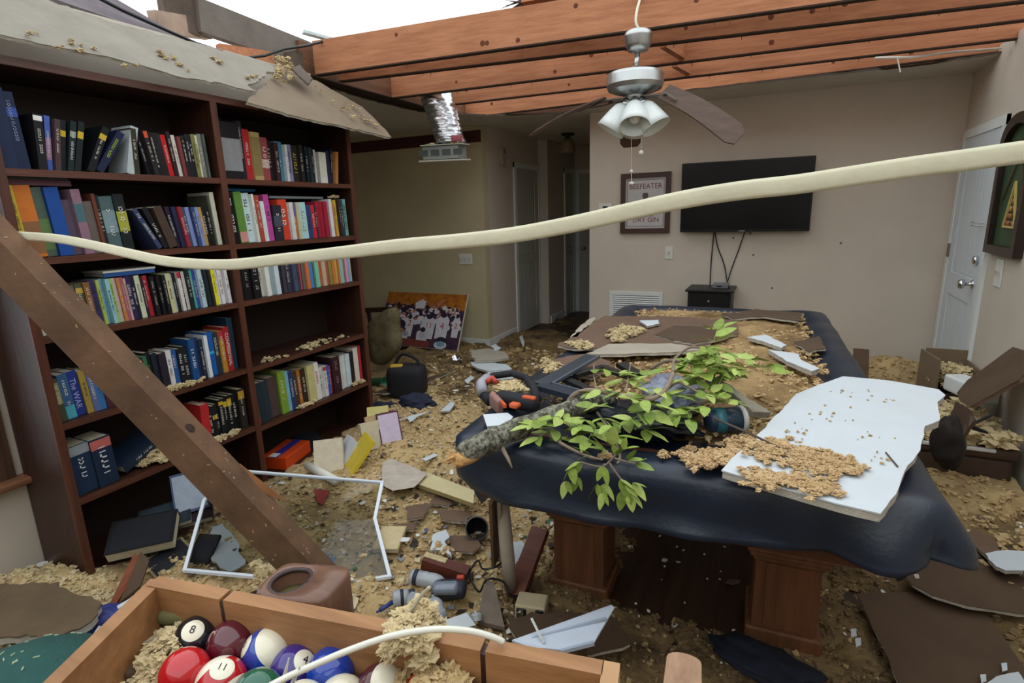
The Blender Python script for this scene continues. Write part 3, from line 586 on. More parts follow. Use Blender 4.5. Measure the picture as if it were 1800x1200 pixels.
zt = LV['R'][2] + .192
flat_book('white book lying flat over the black books, third shelf', (-2.585, 2.10, zt), Rz(0), .016, .20, .15, '#d8dad4', band=None, seed=7)
flat_book('dark book lying flat at the right end of third shelf, right bay', (-2.60, 2.62, zt - .006), Rz(0), .02, .26, .15, '#2a2c2e', seed=8)
flat_book('navy book lying aslant on insulation, fifth shelf', (-2.60, 1.36, LV['L'][4] + .05), Rz(12) @ Matrix.Rotation(math.radians(18), 3, 'X'), .035, .23, .16, '#1f2a3c', mark='#c8ccd0', seed=9)
# drifts of insulation on the shelves
def drift(name, label, pts, n, s, M=FLUFFP, jx=.05, jy=.06, jz=.012):
    P = []
    for p in pts:
        for _ in range(n): P.append((p[0] + random.uniform(-jx, jx), p[1] + random.gauss(0, jy), p[2] + random.uniform(0, jz)))
    return fluff(name, label, P, rng.uniform(s * .5, s * 1.3, len(P)), M)
z = LV['L'][4]
drift('insulation_drift', 'insulation drift under the aslant navy book, fifth shelf', [(-2.52, 1.36, z + .015), (-2.50, 1.42, z + .02), (-2.55, 1.46, z + .03), (-2.56, 1.40, z + .04), (-2.6, 1.30, z + .02)], 26, .013, jx=.035, jy=.03)
drift('insulation_drift', 'insulation drift in front of the black and yellow books', [(-2.47, yy, z + .006) for yy in np.linspace(1.62, 1.78, 5)], 12, .010, jx=.012, jy=.03)
z = LV['L'][3]
drift('insulation_drift', 'insulation drift in front of the fourth shelf books', [(-2.47, yy, z + .005) for yy in np.linspace(1.46, 1.62, 5)], 10, .009, jx=.010, jy=.03)
z = LV['R'][3]
drift('insulation_drift', 'insulation crumbs on the empty shelf of the right bay', [(-2.52, 2.42, z + .005), (-2.50, 2.35, z + .005), (-2.56, 2.5, z + .004), (-2.52, 2.62, z + .004), (-2.5, 2.1, z + .003)], 14, .008, jx=.05, jy=.05)
z = LV['R'][4]
drift('insulation_drift', 'insulation drift on the fifth shelf of the right bay', [(-2.47, 2.30, z + .006), (-2.47, 2.26, z + .006), (-2.475, 2.76, z + .01), (-2.475, 2.72, z + .01)], 14, .010, jx=.010, jy=.02)
drift('insulation_drift', 'insulation tuft on the books at right end, second shelf', [(-2.5, 2.70, LV['R'][1] + .235)], 10, .009, jx=.02, jy=.02)

# ================================================================== ON THE WALLS
Yf = YB
def PW(x, y, off=0): return PY(x, y, Yf - off)
# television
a, b = PW(1201, 288), PW(1424, 406); tvc = Vector(((a.x + b.x) / 2, Yf - .09, (a.z + b.z) / 2)); tw, th = 1.05, .60
Rt = Matrix.Rotation(math.radians(-1.2), 3, 'Z') @ Matrix.Rotation(math.radians(3), 3, 'X')
tv = T('television', 'black flat-screen television mounted on the back wall', 'television', tvc)
MB().rbox(tvc, (tw, .045, th), .006, Rt).build('bezel', mat('tv_bezel', '#101113', .35, .05), tv)
MB().box(tvc + Rt @ Vector((0, -.0235, .006)), (tw - .024, .002, th - .034), Rt).build('screen', mat('tv_screen', '#07090c', .2, .2, 2, spec=.35), tv)
MB().box(tvc + Rt @ Vector((0, -.0236, -th / 2 + .008)), (.05, .001, .006), Rt).build('logo_mark', mat('tv_logo', '#9aa0a4', .4, 0), tv)
MB().bb(tvc + Vector((-.2, .03, -.15)), tvc + Vector((.2, .088, .15))).build('wall_bracket', BLACK, tv)
MB().box(tvc + Vector((.07, .0, -th / 2 - .01)), (.02, .03, .03)).build('sensor_nub', BLACK, tv)
# cabinet under it
c0 = PW(1209, 512); c1 = PW(1288, 545)
nt = T('side_cabinet', 'small black side cabinet with one drawer under the television', 'cabinet', (-.72, Yf - .2, 0))
cx, cw, cz = -.70, .36, .70; yb, yf_ = Yf - .02, Yf - .36
NB = mat('black_wood', '#1c1a1a', .45, .12, 12)
q = PY(1248, 508, Yf - .3); cx = q.x; cz = q.z
MB().rbox((cx, (yb + yf_) / 2, cz - .01), (cw + .04, .36, .022), .006).build('top', NB, nt)
MB().bb((cx - cw / 2, yf_ + .02, cz - .18), (cx + cw / 2, yb, cz - .021)).build('body', NB, nt)
dz = MB().bb((cx - cw / 2 + .02, yf_ + .008, cz - .165), (cx + cw / 2 - .02, yf_ + .02, cz - .035)).build('drawer', mat('black_drawer', '#121212', .4, .1), nt)
sub(MB().sphere((cx, yf_ - .002, cz - .1), .011, 10, 6), 'knob', STEEL, dz, nt, True)
for sx in (-1, 1):
    for yy in (yf_ + .03, yb - .02): MB().bb((cx + sx * cw / 2 - .02 * (sx > 0) - .0, yy - .012, 0), (cx + sx * cw / 2 + .02 * (sx < 0), yy + .012, cz - .18)).build('leg', NB, nt)
MB().bb((cx - cw / 2, yf_ + .03, .16), (cx + cw / 2, yb, .18)).build('shelf', NB, nt)
t = T('set_top_box', 'small grey set-top box on the black side cabinet', 'set-top box', (cx + .1, Yf - .15, cz + .002))
MB().rbox((cx + .08, Yf - .2, cz + .022), (.13, .12, .04), .006).build('case', mat('grey_plastic', '#6b6d70', .4, .05), t)
MB().rbox((cx + .13, Yf - .23, cz + .012), (.04, .03, .024), .004).build('plug', BLACK, t)
MB().bb((cx + .05, Yf - .262, cz + .018), (cx + .09, Yf - .26, cz + .026)).build('display', mat('display', '#14181c', .2, 0), t)
def cable(label, pts, r=.0045, M=BLACK, name='cable', grp=None):
    P = [Vector(p) for p in pts]; S = []
    for i in range(len(P) - 1):                        # Catmull-Rom
        p0, p1, p2, p3 = P[max(i-1, 0)], P[i], P[i+1], P[min(i+2, len(P)-1)]
        for j in range(6):
            u = j / 6; S.append(.5 * ((2*p1) + (p2-p0)*u + (2*p0-5*p1+4*p2-p3)*u*u + (3*p1-p0-3*p2+p3)*u**3))
    S.append(P[-1]); return tag(MB().tube(S, r, 6).build(name, M, None, True), label, 'cable', grp)
TVG = 'cables hanging under the television'
cable('leftmost black cable hanging straight from television to cabinet', [PW(1255, 408, .03), PW(1251, 450, .01), PW(1249, 480, .01), PW(1248, 507, .02)], .005, grp=TVG)
cable('middle black cable curving from television to set-top box', [PW(1257, 408, .03), PW(1262, 435, .01), PW(1273, 465, .01), PW(1279, 500, .05)], .005, grp=TVG)
cable('rightmost black cable slanting from television to set-top box', [PW(1309, 408, .03), PW(1298, 440, .01), PW(1285, 475, .01), PW(1277, 502, .05)], .005, grp=TVG)
# framed gin advertisement
a, b = PW(1093, 306), PW(1177, 409); pc = Vector(((a.x + b.x) / 2, Yf - .02, (a.z + b.z) / 2)); pw, ph = b.x - a.x, a.z - b.z
t = T('framed_poster', 'brown framed gin advertisement mirror beside the television', 'picture', pc)
fr = .045; FRW = wood('frame_wood', '#4a3024', '#33201a', 0, .4)
for x0, x1, z0, z1 in ((-pw/2, pw/2, ph/2-fr, ph/2), (-pw/2, pw/2, -ph/2, -ph/2+fr), (-pw/2, -pw/2+fr, -ph/2+fr, ph/2-fr), (pw/2-fr, pw/2, -ph/2+fr, ph/2-fr)):
    MB().bb(pc + Vector((x0, -.012, z0)), pc + Vector((x1, .018, z1))).build('frame_rail', FRW, t)
iw, ih = pw - 2 * fr, ph - 2 * fr
MB().bb(pc + Vector((-iw/2, .004, -ih/2)), pc + Vector((iw/2, .012, ih/2))).build('mirror_sheet', mat('poster_silver', '#b9b6b4', .25, .08, 3), t)
RED = mat('print_red', '#6b2a26', .6, .05); GRY = mat('print_grey', '#57504e', .6, .1)
m2 = MB(); add_text(m2, 'BEEFEATER', .068, pc + Vector((0, .0032, ih * .33)), (1, 0, 0), (0, 0, 1), .92); add_text(m2, 'DRY GIN', .062, pc + Vector((.01, .0032, -ih * .335)), (1, 0, 0), (0, 0, 1)); m2.build('lettering', RED, t)
m2 = MB()                                              # border lines and a plain guard figure
for x0, x1, z0, z1 in ((-.46, .46, .455, .462), (-.46, .46, -.462, -.455), (-.462, -.452, -.46, .46), (.452, .462, -.46, .46)):
    m2.bb(pc + Vector((iw * x0, .0026, ih * z0)), pc + Vector((iw * x1, .004, ih * z1)))
fz = pc + Vector((0, .0026, -.02))
m2.prism([fz + Vector((x, 0, z)) for x, z in ((-.075, -.10), (.075, -.10), (.06, 0), (.035, .045), (.02, .05), (.02, .075), (.03, .08), (.022, .115), (-.022, .115), (-.03, .08), (-.02, .075), (-.02, .05), (-.035, .045), (-.06, 0))], .0012, Vector((0, -1, 0)))
m2.build('print_figure', GRY, t)
# plates
def plate(name, label, cat, c, sx, sz, nrm, n=1, M=None):
    M = M or mat('white_plate', '#d8d8d0', .4, .03); c = Vector(c); t = T(name, label, cat, c)
    if abs(nrm[1]) > .5: R = Matrix.Identity(3)
    else: R = Matrix.Rotation(PI / 2 * (1 if nrm[0] > 0 else -1), 3, 'Z')
    MB().rbox(c + Vector(nrm) * .004, (sx, .008, sz), .003, R).build('plate', M, t)
    for k in range(n):
        u = (k - (n - 1) / 2) * sx / max(n, 1) * .9
        MB().box(c + Vector(nrm) * .012 + R @ Vector((u, 0, 0)), (.010, .016, .024), R).build('toggle', mat('toggle', '#bcb8ac', .4, .02), t)
    return t
plate('light_switch', 'white single switch plate below the framed advertisement', 'switch', PW(1176, 444), .072, .115, (0, -1, 0))
plate('light_switch', 'wide triple switch plate on the left back wall above the poster', 'switch', PW(819, 455), .165, .118, (0, -1, 0), 3)
plate('light_switch', 'white switch plate on the right wall below the pool picture', 'switch', PX(1757, 480, XR), .115, .16, (-1, 0, 0), 2)
t = plate('thermostat', 'white thermostat with dark display left of the framed advertisement', 'thermostat', PW(1064, 366), .13, .09, (0, -1, 0), 0)
MB().bb(PW(1064, 366, .014) + Vector((-.025, 0, -.02)), PW(1064, 366, .008) + Vector((.025, 0, .02))).build('display', BLACK, t)
p = PX(880, 275, -2.93); t = T('door_chime', 'narrow beige chime box high on the hallway wall', 'chime', p)
MB().rbox(p + Vector((.025, 0, 0)), (.05, .10, .20), .008).build('case', mat('chime', '#a89f8e', .6, .05), t); MB().rbox(p + Vector((.051, 0, .05)), (.006, .06, .05), .002).build('grille', mat('chime_grille', '#857c6c', .6, .05), t)
# return-air vent
a, b = PW(1072, 511), PW(1164, 560); t = T('air_vent', 'white louvred return-air vent low on the back wall', 'vent', (a.x, Yf, a.z))
x0, x1, z1 = a.x, b.x, a.z; z0 = z1 - .36
for q0, q1 in (((x0, z1 - .035), (x1, z1)), ((x0, z0), (x1, z0 + .035)), ((x0, z0 + .035), (x0 + .035, z1 - .035)), ((x1 - .035, z0 + .035), (x1, z1 - .035))):
    MB().bb((q0[0], Yf - .014, q0[1]), (q1[0], Yf, q1[1])).build('frame_rail', WHITE, t)
MB().bb((x0 + .03, Yf - .003, z0 + .03), (x1 - .03, Yf - .001, z1 - .03)).build('backing', mat('vent_dark', '#3c3a38', .9, .1), t)
zz = z0 + .045
while zz < z1 - .04:
    MB().box(((x0 + x1) / 2, Yf - .009, zz), (x1 - x0 - .07, .003, .016), Matrix.Rotation(math.radians(-35), 3, 'X')).build('slat', WHITE, t); zz += .0205
# arched pool picture on the right wall
c = PX(1781, 335, XR); pyc = c.y - .06; zc = c.z
t = T('pool_picture', 'dark arched wooden frame with racked pool balls on green felt', 'picture', (XR, pyc, zc))
hw, zb, zs_ = .255, -.36, .27
arch = [(-hw, zb), (hw, zb), (hw, zs_)] + [(hw * math.cos(a), zs_ + .15 * math.sin(a)) for a in np.linspace(0, PI, 15)[1:-1]] + [(-hw, zs_)]
def wp(u, v, d): return Vector((XR - d, pyc - u, zc + v))
outer = arch; inner = [(u * .78, zb * .0 + v * .86) for u, v in arch]
n = len(outer); vs = [wp(u, v, .045) for u, v in outer] + [wp(u, v, .045) for u, v in inner] + [wp(u, v, 0) for u, v in outer] + [wp(u, v, .012) for u, v in inner]
fs = []
for i in range(n):
    j = (i + 1) % n; fs += [(i, j, n + j, n + i), (2*n + i, 2*n + j, j, i), (n + i, n + j, 3*n + j, 3*n + i)]
MB().add(vs, fs).build('frame', wood('dark_frame', '#33221a', '#1e1410', 2, .35), t)
MB().prism([wp(u, v, .014) for u, v in inner], .01, Vector((-1, 0, 0))).build('felt_picture', mat('green_print', '#33492f', .5, .2, 4), t)
tri = MB()
for (u0, v0), (u1, v1) in (((-.05, -.2), (.13, -.2)), ((.13, -.2), (.04, .05)), ((.04, .05), (-.05, -.2))):
    tri.beam(wp(u0, v0, .022), wp(u1, v1, .022), .01, .01, (1, 0, 0))
tri.build('rack_triangle', mat('rack_yellow', '#c8b468', .5, .1), t)
k = 0
for r_, cnt in ((-.18, 4), (-.14, 3), (-.10, 2), (-.06, 1)):
    for i in range(cnt):
        MB().sphere(wp(.04 + (i - (cnt - 1) / 2) * .036, r_, .02), .016, 10, 6, (.5, 1, 1)).build('picture_ball', mat('pb%d' % (k % 4), ['#9a4a30', '#8a6a3a', '#6a3028', '#a88858'][k % 4], .3, .1), t, True); k += 1
cs = MB(); cs.beam(wp(-.15, -.05, .02), wp(.1, .28, .02), .008, .006, (1, 0, 0)); cs.beam(wp(.17, -.02, .02), wp(0, .28, .02), .008, .006, (1, 0, 0)); cs.build('picture_cue', mat('cue_print', '#5a4a30', .5, .1), t)
# nail holes and chips in the TV wall
P = [PW(x, y, .002) for x, y in ((1478, 427), (1324, 448), (1289, 418), (1357, 506), (1546, 590), (1290, 412), (1370, 470))]
for i, p_ in enumerate(P[:4]): tag(MB().lathe([(.009, 0), (.008, .002), (.002, .003)], p_ + Vector((0, 0, 0)), 9, Matrix.Rotation(PI / 2, 3, 'X')).build('wall_chip', mat('chip', '#6a5c50', .9, .1)), ['dark chip in the wall right of the television', 'small chip in the wall below the television middle', 'chip in the wall just under television edge', 'chip in the wall right of black cabinet'][i], 'wall chip')

# hallway ceiling light
p = PY(998, 240, 6.6); t = T('hall_light', 'dim glass bell ceiling light in the hallway', 'ceiling light', (p.x, p.y, ZC))
MB().lathe([(.08, ZC), (.08, ZC - .02), (.03, ZC - .035), (.03, ZC - .06)][::-1], (p.x, p.y, 0), 20).build('rose', mat('bronze', '#4a3a2c', .4, metal=.6), t, True)
MB().lathe([(.04, ZC - .05), (.07, ZC - .09), (.085, ZC - .16), (.105, ZC - .22), (.10, ZC - .222)][::-1], (p.x, p.y, 0), 20).build('glass_shade', mat('amber_glass', '#8a7a62', .3, .1), t, True)

# ------------------------------------------------------------------ flexible duct and its register box
YD = 4.1
t = T('flex_duct', 'crumpled silver flexible duct hanging with its register box', 'duct', PY(785, 270, YD))
path = [PY(755, 120, YD), PY(765, 165, YD), PY(777, 200, YD), PY(787, 235, YD), PY(793, 252, YD)]
V = []; n = 40; mrow = 46
for i in range(mrow):
    u = i / (mrow - 1) * (len(path) - 1); k = min(int(u), len(path) - 2); c = path[k].lerp(path[k + 1], u - k)
    for j in range(n):
        a = 2 * PI * j / n; rr = .132 - .012 * i / mrow + .010 * noise.noise(Vector((math.cos(a) * 1.6, math.sin(a) * 1.6, i * .16))) + .007 * noise.noise(Vector((math.cos(a) * 4, math.sin(a) * 4, i * .5))) + .004 * math.sin(i * 2.2 + a)
        V.append((c.x + rr * math.cos(a), c.y + rr * math.sin(a), c.z))
F_ = [(i*n+j, i*n+(j+1) % n, (i+1)*n+(j+1) % n, (i+1)*n+j) for i in range(mrow-1) for j in range(n)]
off = Vector(t['_o']); o = npmesh('foil_hose', [tuple(Vector(v) - off) for v in V], F_, mat('foil', '#c9cdd0', .22, .1, 20, .3, metal=.95, bscale=35), t)
cB = PY(782, 268, YD); Rb = Matrix.Rotation(.25, 3, 'Z') @ Matrix.Rotation(.08, 3, 'X')
GALV = mat('galvanised', '#9a9f98', .45, .15, 10, metal=.5)
MB().box(cB, (.30, .24, .10), Rb).build('register_box', GALV, t)
MB().box(cB + Vector((.0, 0, -.062)), (.36, .28, .012), Rb).build('flange', mat('register_white', '#b8b6a8', .6, .15, 12), t)
MB().box(cB + Vector((.02, -.02, .055)), (.34, .26, .008), Rb).build('flange', mat('register_white2', '#a5a394', .6, .15, 12), t)
for k in range(4): MB().box(cB + Rb @ Vector((-.14 + .095 * k, -.124, 0)), (.07, .006, .045), Rb).build('slot', mat('slot_dark', '#4e534e', .6, .1), t)
MB().rbox(PY(803, 243, YD - .11), (.09, .02, .05), .008, Rz(20)).build('red_tape', mat('red_tape', '#9a4a52', .5, .1), t, True)
fluff('duct_dust', 'insulation crumbs on the register box of the duct', [cB + Rb @ Vector((random.uniform(-.16, .16), random.uniform(-.13, .0), .065)) for _ in range(26)], rng.uniform(.006, .016, 26), FLUFFP)

# ------------------------------------------------------------------ ceiling fan
fc = PY(1116, 148, 3.05); fx, fy = fc.x, fc.y
def fz_(y): return PY(1116, y, 3.05).z
fan = T('ceiling_fan', 'brushed nickel ceiling fan with drooping brown blades hanging by a wire', 'ceiling fan', (fx, fy, fz_(130)))
z1 = fz_(52)
MB().lathe([(.02, fz_(93)), (.05, fz_(90)), (.064, fz_(80)), (.068, fz_(66)), (.072, fz_(62)), (.06, fz_(56)), (.03, fz_(52))], (fx + .012, fy, 0), 28).build('canopy', STEEL, fan, True)
MB().tube([(fx + .012, fy, fz_(93)), (fx, fy, fz_(124))], .0125, 14).build('downrod', STEEL, fan, True)
MB().lathe([(.022, fz_(118)), (.026, fz_(127))][::-1], (fx, fy, 0), 16).build('rod_collar', STEEL, fan, True)
MB().lathe([(.02, fz_(170)), (.05, fz_(168)), (.10, fz_(163)), (.135, fz_(158)), (.144, fz_(150)), (.144, fz_(134)), (.136, fz_(129)), (.05, fz_(125)), (.02, fz_(124))], (fx, fy, 0), 48, split=True).build('motor_housing', STEEL, fan, True)
zb = fz_(172)
MB().lathe([(.02, fz_(196)), (.034, fz_(194)), (.036, fz_(182)), (.03, fz_(176)), (.045, fz_(172)), (.05, fz_(168))], (fx, fy, 0), 24).build('light_fitter', STEEL, fan, True)
GLS = mat('frosted_glass', '#d7dcd8', .35, .04, 10, spec=.5)
for k, ad in enumerate((200, 285, 350, 95)):
    a = math.radians(ad); d = Vector((math.cos(a), math.sin(a), 0)); ax = (d * .62 + Vector((0, 0, -1))).normalized()
    u = ax.cross(Vector((0, 0, 1))).normalized(); v_ = ax.cross(u); R = Matrix((u, v_, ax)).transposed()
    base = Vector((fx, fy, fz_(183))) + d * .045
    MB().lathe([(.022, -.02), (.022, .012)], base, 14, R).build('socket', STEEL, fan, True)
    s = MB().lathe([(a_ * 1.28, b_ * 1.28) for a_, b_ in ((.024, .005), (.036, .02), (.046, .05), (.054, .085), (.060, .115), (.058, .115), (.050, .08), (.042, .05), (.03, .02), (.01, .012))], base, 24, R).build('lamp_shade', GLS, fan, True)
    sub(MB().sphere(base + ax * .095, .028, 12, 8), 'bulb', mat('bulb_glass', '#e6e6de', .3, .02), s, fan, True)
BLD = wood('fan_blade_wood', '#5a4436', '#443226', 0, .5)
# blades: pixel-measured tips, drooping
tips = [(1300, 243, 3.0, .8), (1262, 200, 3.35, .25), (934, 238, 3.0, .15), (1108, 258, 3.45, 1.0), (1010, 196, 3.3, .15)]
for k, (tx, ty, Yt, flat) in enumerate(tips):
    tip = PY(tx, ty, Yt); hub = Vector((fx, fy, fz_(160)))
    d = tip - hub; hd = Vector((d.x, d.y, 0)).normalized(); root = hub + hd * .15 + Vector((0, 0, -.02)); L = tip - root
    sd = Vector((-hd.y, hd.x, 0)); up = sd.cross(L.normalized())
    rows = 12; vs = []; fs = []
    vd = (Vector((0, 0, CH)) - hub).normalized(); edge_on = (vd - L.normalized() * vd.dot(L.normalized())).normalized(); face = L.normalized().cross(edge_on)
    mixa = {0: .62, 1: .16, 2: .10, 3: .9, 4: .10}[k]; s2 = (edge_on * (1 - mixa) + face * mixa).normalized(); nn = L.normalized().cross(s2)
    for i in range(rows + 1):
        u_ = i / rows; bow = math.sin(u_ * PI) * .018
        c = root + L * u_ + Vector((0, 0, bow)); wd = .046 + .018 * u_
        if i == rows: wd *= .62
        elif i == rows - 1: wd *= .98
        for e in (-1, 1):
            for hh in (-.004, .004): vs.append(c + s2 * e * wd + nn * hh)
    for i in range(rows):
        b0, b1 = i * 4, i * 4 + 4
        fs += [(b0, b1, b1+2, b0+2), (b0+1, b0+3, b1+3, b1+1), (b0, b0+1, b1+1, b1), (b0+2, b1+2, b1+3, b0+3)]
    fs += [(0, 2, 3, 1), (rows*4, rows*4+1, rows*4+3, rows*4+2)]
    bl = MB().add(vs, fs).build('blade', BLD, fan)
    ir = MB(); m0 = hub + hd * .05 + Vector((0, 0, -.03))
    ir.beam(m0, root + L * .06, .035, .006); ir.beam(root + L * .02 + sd * .03, root + L * .2 + sd * .025, .012, .008); ir.beam(root + L * .02 - sd * .03, root + L * .2 - sd * .025, .012, .008)
    sub(ir, 'blade_iron', mat('blade_iron', '#6a625a', .4, metal=.7), bl, fan)
for xx, y0, y1, rb in ((1110, 200, 301, .009), (1127, 198, 268, .013)):
    p0, p1 = PY(xx, y0, 3.02), PY(xx, y1, 3.02)
    ch = MB().tube([p0, p1], .0016, 5).build('pull_chain', mat('chain', '#b8b4a4', .5, .05), fan)
    sub(MB().sphere(p1, rb, 10, 7), 'pull_knob', mat('knob_white', '#d8d4c8', .4, .03), ch, fan, True)
p1 = PY(1110, 322, 3.02); tag(MB().tube([PY(1110, 301, 3.02), p1], .0014, 5).sphere(p1, .009, 8, 6, (1.6, 1, .8)).build('chain_fob', mat('fob', '#dcd8cc', .5, .03)), 'white fob dangling from the lower fan chain before the picture', 'fob')
cable('white wire holding up the ceiling fan', [PY(1125, 54, 3.05), PY(1118, 40, 3.05), PY(1119, 22, 3.08), PY(1124, 2, 3.16), PY(1127, -8, 3.27)], .007, mat('cream_wire', '#cfc6ae', .5, .05), 'fan_wire')

# ================================================================== FLOOR DEBRIS
def G(x, y, cx, cy, sx, sy): return math.exp(-((x - cx) / sx) ** 2 - ((y - cy) / sy) ** 2)
def hf0(x, y):
    h = .045 + .07 * G(x, y, -2.0, 1.7, .5, .7) + .12 * G(x, y, -2.1, 2.75, .35, .6) + .10 * G(x, y, -1.6, 2.5, .6, .7) + .10 * G(x, y, -2.3, 3.6, .6, .7) + .06 * G(x, y, -2.0, 4.6, 1.0, .8)
    h += .22 * G(x, y, .85, 5.25, .5, .35) + .10 * G(x, y, .9, 3.4, .3, 1.0) + .10 * G(x, y, -2.55, .85, .35, .25) + .06 * G(x, y, -1.2, 1.3, .5, .4)
    h -= .10 * G(x, y, -.28, 2.35, .42, .55) + .06 * G(x, y, .55, 2.1, .35, .3)
    if y > 5.7: h -= .05 * min(1, (y - 5.7) / 1.0)
    return h
def hf(x, y):
    p = Vector((x, y, 0)); return hf0(x, y) + .045 * noise.noise(p * 2.3) + .03 * noise.noise(p * 5.5 + Vector((9, 2, 1)))
def hfd(x, y):
    p = Vector((x, y, 0)); return hf(x, y) + .018 * noise.noise(p * 14) + .012 * noise.noise(p * 31) + .008 * noise.noise(p * 60)
def PF(x, y, dz=0.0):
    z = .08
    for _ in range(7): p = PZ(x, y, z); z = max(hf(p.x, p.y), 0.0) + dz
    return PZ(x, y, z)
xs = np.arange(-3.7, 1.165, .0185); ys = np.arange(.25, 7.9, .0185); V = []
for yy in ys:
    for xx in xs:
        z = hfd(xx, yy)
        if BX0 - .1 < xx < BX1 - .02 and BY0 - .05 < yy < BY1 + .05: z = -.06 if xx < BX1 - .12 else min(z, .10)
        if xx < XL + .005 and yy < 2.93: z = -.06
        if yy > YB - .01 and (xx > -1.76 or xx < -2.92): z = -.06
        if yy > 7 and xx < -2.8: z = -.06
        if xx > 1.155: z = -.06
        V.append((xx, yy, z))
nx, ny = len(xs), len(ys); idx = np.arange(nx * ny).reshape(ny, nx)
Fq = np.stack([idx[:-1, :-1], idx[:-1, 1:], idx[1:, 1:], idx[1:, :-1]], -1).reshape(-1, 4)
VV = np.array(V); keep = ~(VV[Fq][:, :, 2] < -.03).all(1); Fq = Fq[keep]
used = np.unique(Fq); rm = -np.ones(len(VV), int); rm[used] = np.arange(len(used))
FLM = mat('floor_insulation', '#c4a878', 1, col2='#7d6644', scale=3.2, bump=.8, bscale=70, detail=10, sharp=(.30, .60))
FLM2 = mat('floor_wet_shaded_debris', '#917850', 1, col2='#4a3b26', scale=4.5, bump=.8, bscale=70, detail=10, sharp=(.34, .62))  # wet debris, its colour also darkened to paint in shade around the table
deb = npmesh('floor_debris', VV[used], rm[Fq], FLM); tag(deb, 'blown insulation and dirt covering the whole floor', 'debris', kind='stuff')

def scatter(n, region, smin, smax):
    P = []; S = []
    while len(P) < n:
        x, yy = region(); z = hfd(x, yy)
        if z < -.005: continue
        if BX0 < x < BX1 and BY0 < yy < BY1: continue
        s = random.uniform(smin, smax) * random.uniform(.6, 1); P.append((x, yy, z + s * .15)); S.append(s)
    return P, S
def reg(x0, x1, y0, y1): return lambda: (random.uniform(x0, x1), random.uniform(y0, y1))
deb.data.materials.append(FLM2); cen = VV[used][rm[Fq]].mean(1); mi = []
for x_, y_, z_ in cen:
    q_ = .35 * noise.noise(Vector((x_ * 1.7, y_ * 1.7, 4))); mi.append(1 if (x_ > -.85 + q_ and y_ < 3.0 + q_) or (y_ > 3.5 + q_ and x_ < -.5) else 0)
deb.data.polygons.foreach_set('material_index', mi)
P, S = scatter(4600, reg(-2.42, -.8, 1.0, 3.4), .005, .018); fluff('insulation_clumps', 'tan insulation clumps between bookshelf and pool table', P, S, FLUFF)
P, S = scatter(2400, reg(-2.42, -.8, 1.0, 3.3), .004, .014); fluff('insulation_clumps', 'pale insulation clumps between bookshelf and pool table', P, S, FLUFFP)
P, S = scatter(3200, reg(-.9, 1.1, 1.2, 2.6), .005, .017); fluff('insulation_clumps', 'wet brown insulation clumps, darkened for shade, on floor under the pool table', P, S, FLUFFB)  # wet brown tone that partly stands in for the table's shade
P, S = scatter(700, reg(-.9, 1.1, 1.2, 2.9), .004, .013); fluff('insulation_clumps', 'tan insulation clumps on the floor in front of pool table', P, S, FLUFF)
P, S = scatter(1600, reg(-3.2, -1.0, 3.2, 5.3), .008, .022); fluff('insulation_clumps', 'brown insulation clumps near the back left wall', P, S, FLUFFB)
P, S = scatter(500, reg(-3.2, -1.0, 3.2, 5.3), .01, .03); fluff('insulation_clumps', 'tan insulation clumps near the hallway opening', P, S, FLUFF)
P, S = scatter(1500, reg(.45, 1.12, 2.4, 5.35), .007, .022); fluff('insulation_clumps', 'tan insulation clumps right of the pool table', P, S, FLUFF)
P, S = scatter(900, reg(-2.75, -2.2, .5, 1.1), .005, .016); fluff('insulation_clumps', 'pale insulation clumps at the foot of left wall', P, S, FLUFFP)
P, S = scatter(1300, reg(-2.2, -1.2, .55, 1.2), .005, .016); fluff('insulation_clumps', 'pale insulation clumps on floor beside the wooden ball tray', P, S, FLUFFP)
def flakes(name, label, n, region, M, smin=.004, smax=.02):
    mb = MB()
    for _ in range(n):
        x, yy = region(); z = hfd(x, yy)
        if z < 0: z = .002
        if BX0 < x < BX1 and BY0 < yy < BY1: continue
        s = random.uniform(smin, smax) * random.random() + smin; R = Euler((random.uniform(-.4, .4), random.uniform(-.4, .4), random.uniform(0, 6))).to_matrix()
        k = random.randint(4, 6); pts = [Vector((x, yy, z + .012)) + R @ Vector((s * math.cos(2*PI*i/k) * random.uniform(.5, 1.4), s * math.sin(2*PI*i/k) * random.uniform(.5, 1), 0)) for i in range(k)]
        mb.prism(pts, .003, R @ Vector((0, 0, 1)))
    o = mb.build(name, M); return tag(o, label, 'flakes', kind='stuff')
flakes('plaster_flakes', 'white plaster flakes strewn before the bookshelf', 320, reg(-2.4, -.7, 1.1, 3.6), DUST)
flakes('plaster_flakes', 'white plaster flakes on the floor around the table legs', 130, reg(-.7, 1.1, 1.5, 2.9), DUST, .003, .014)
flakes('plaster_flakes', 'white plaster flakes near the hallway', 120, reg(-2.88, -1.1, 3.4, 5.35), DUST, .006, .03)
for nm_, lb_, n_, M_c, a_, b_ in (('rubble_bits', 'small dark chips in the rubble by the bottles', 170, mat('dark_chip', '#3a3029', .8, .3), .005, .026), ('rubble_bits', 'grey plastic bits in the rubble by the bottles', 90, mat('grey_chip', '#8d8f94', .4, .2), .004, .02), ('rubble_bits', 'tiny green bits in the rubble', 16, mat('green_chip', '#3f6a46', .5, .2), .005, .02), ('rubble_bits', 'tiny purple and blue bits in the rubble', 18, mat('purple_chip', '#4a4270', .5, .3), .005, .022), ('rubble_bits', 'cream paper bits in the rubble', 80, mat('cream_chip', '#c9bc98', .8, .15), .005, .026)):
    flakes(nm_, lb_, n_, reg(-1.75, -.7, 1.15, 2.3), M_c, a_, b_)
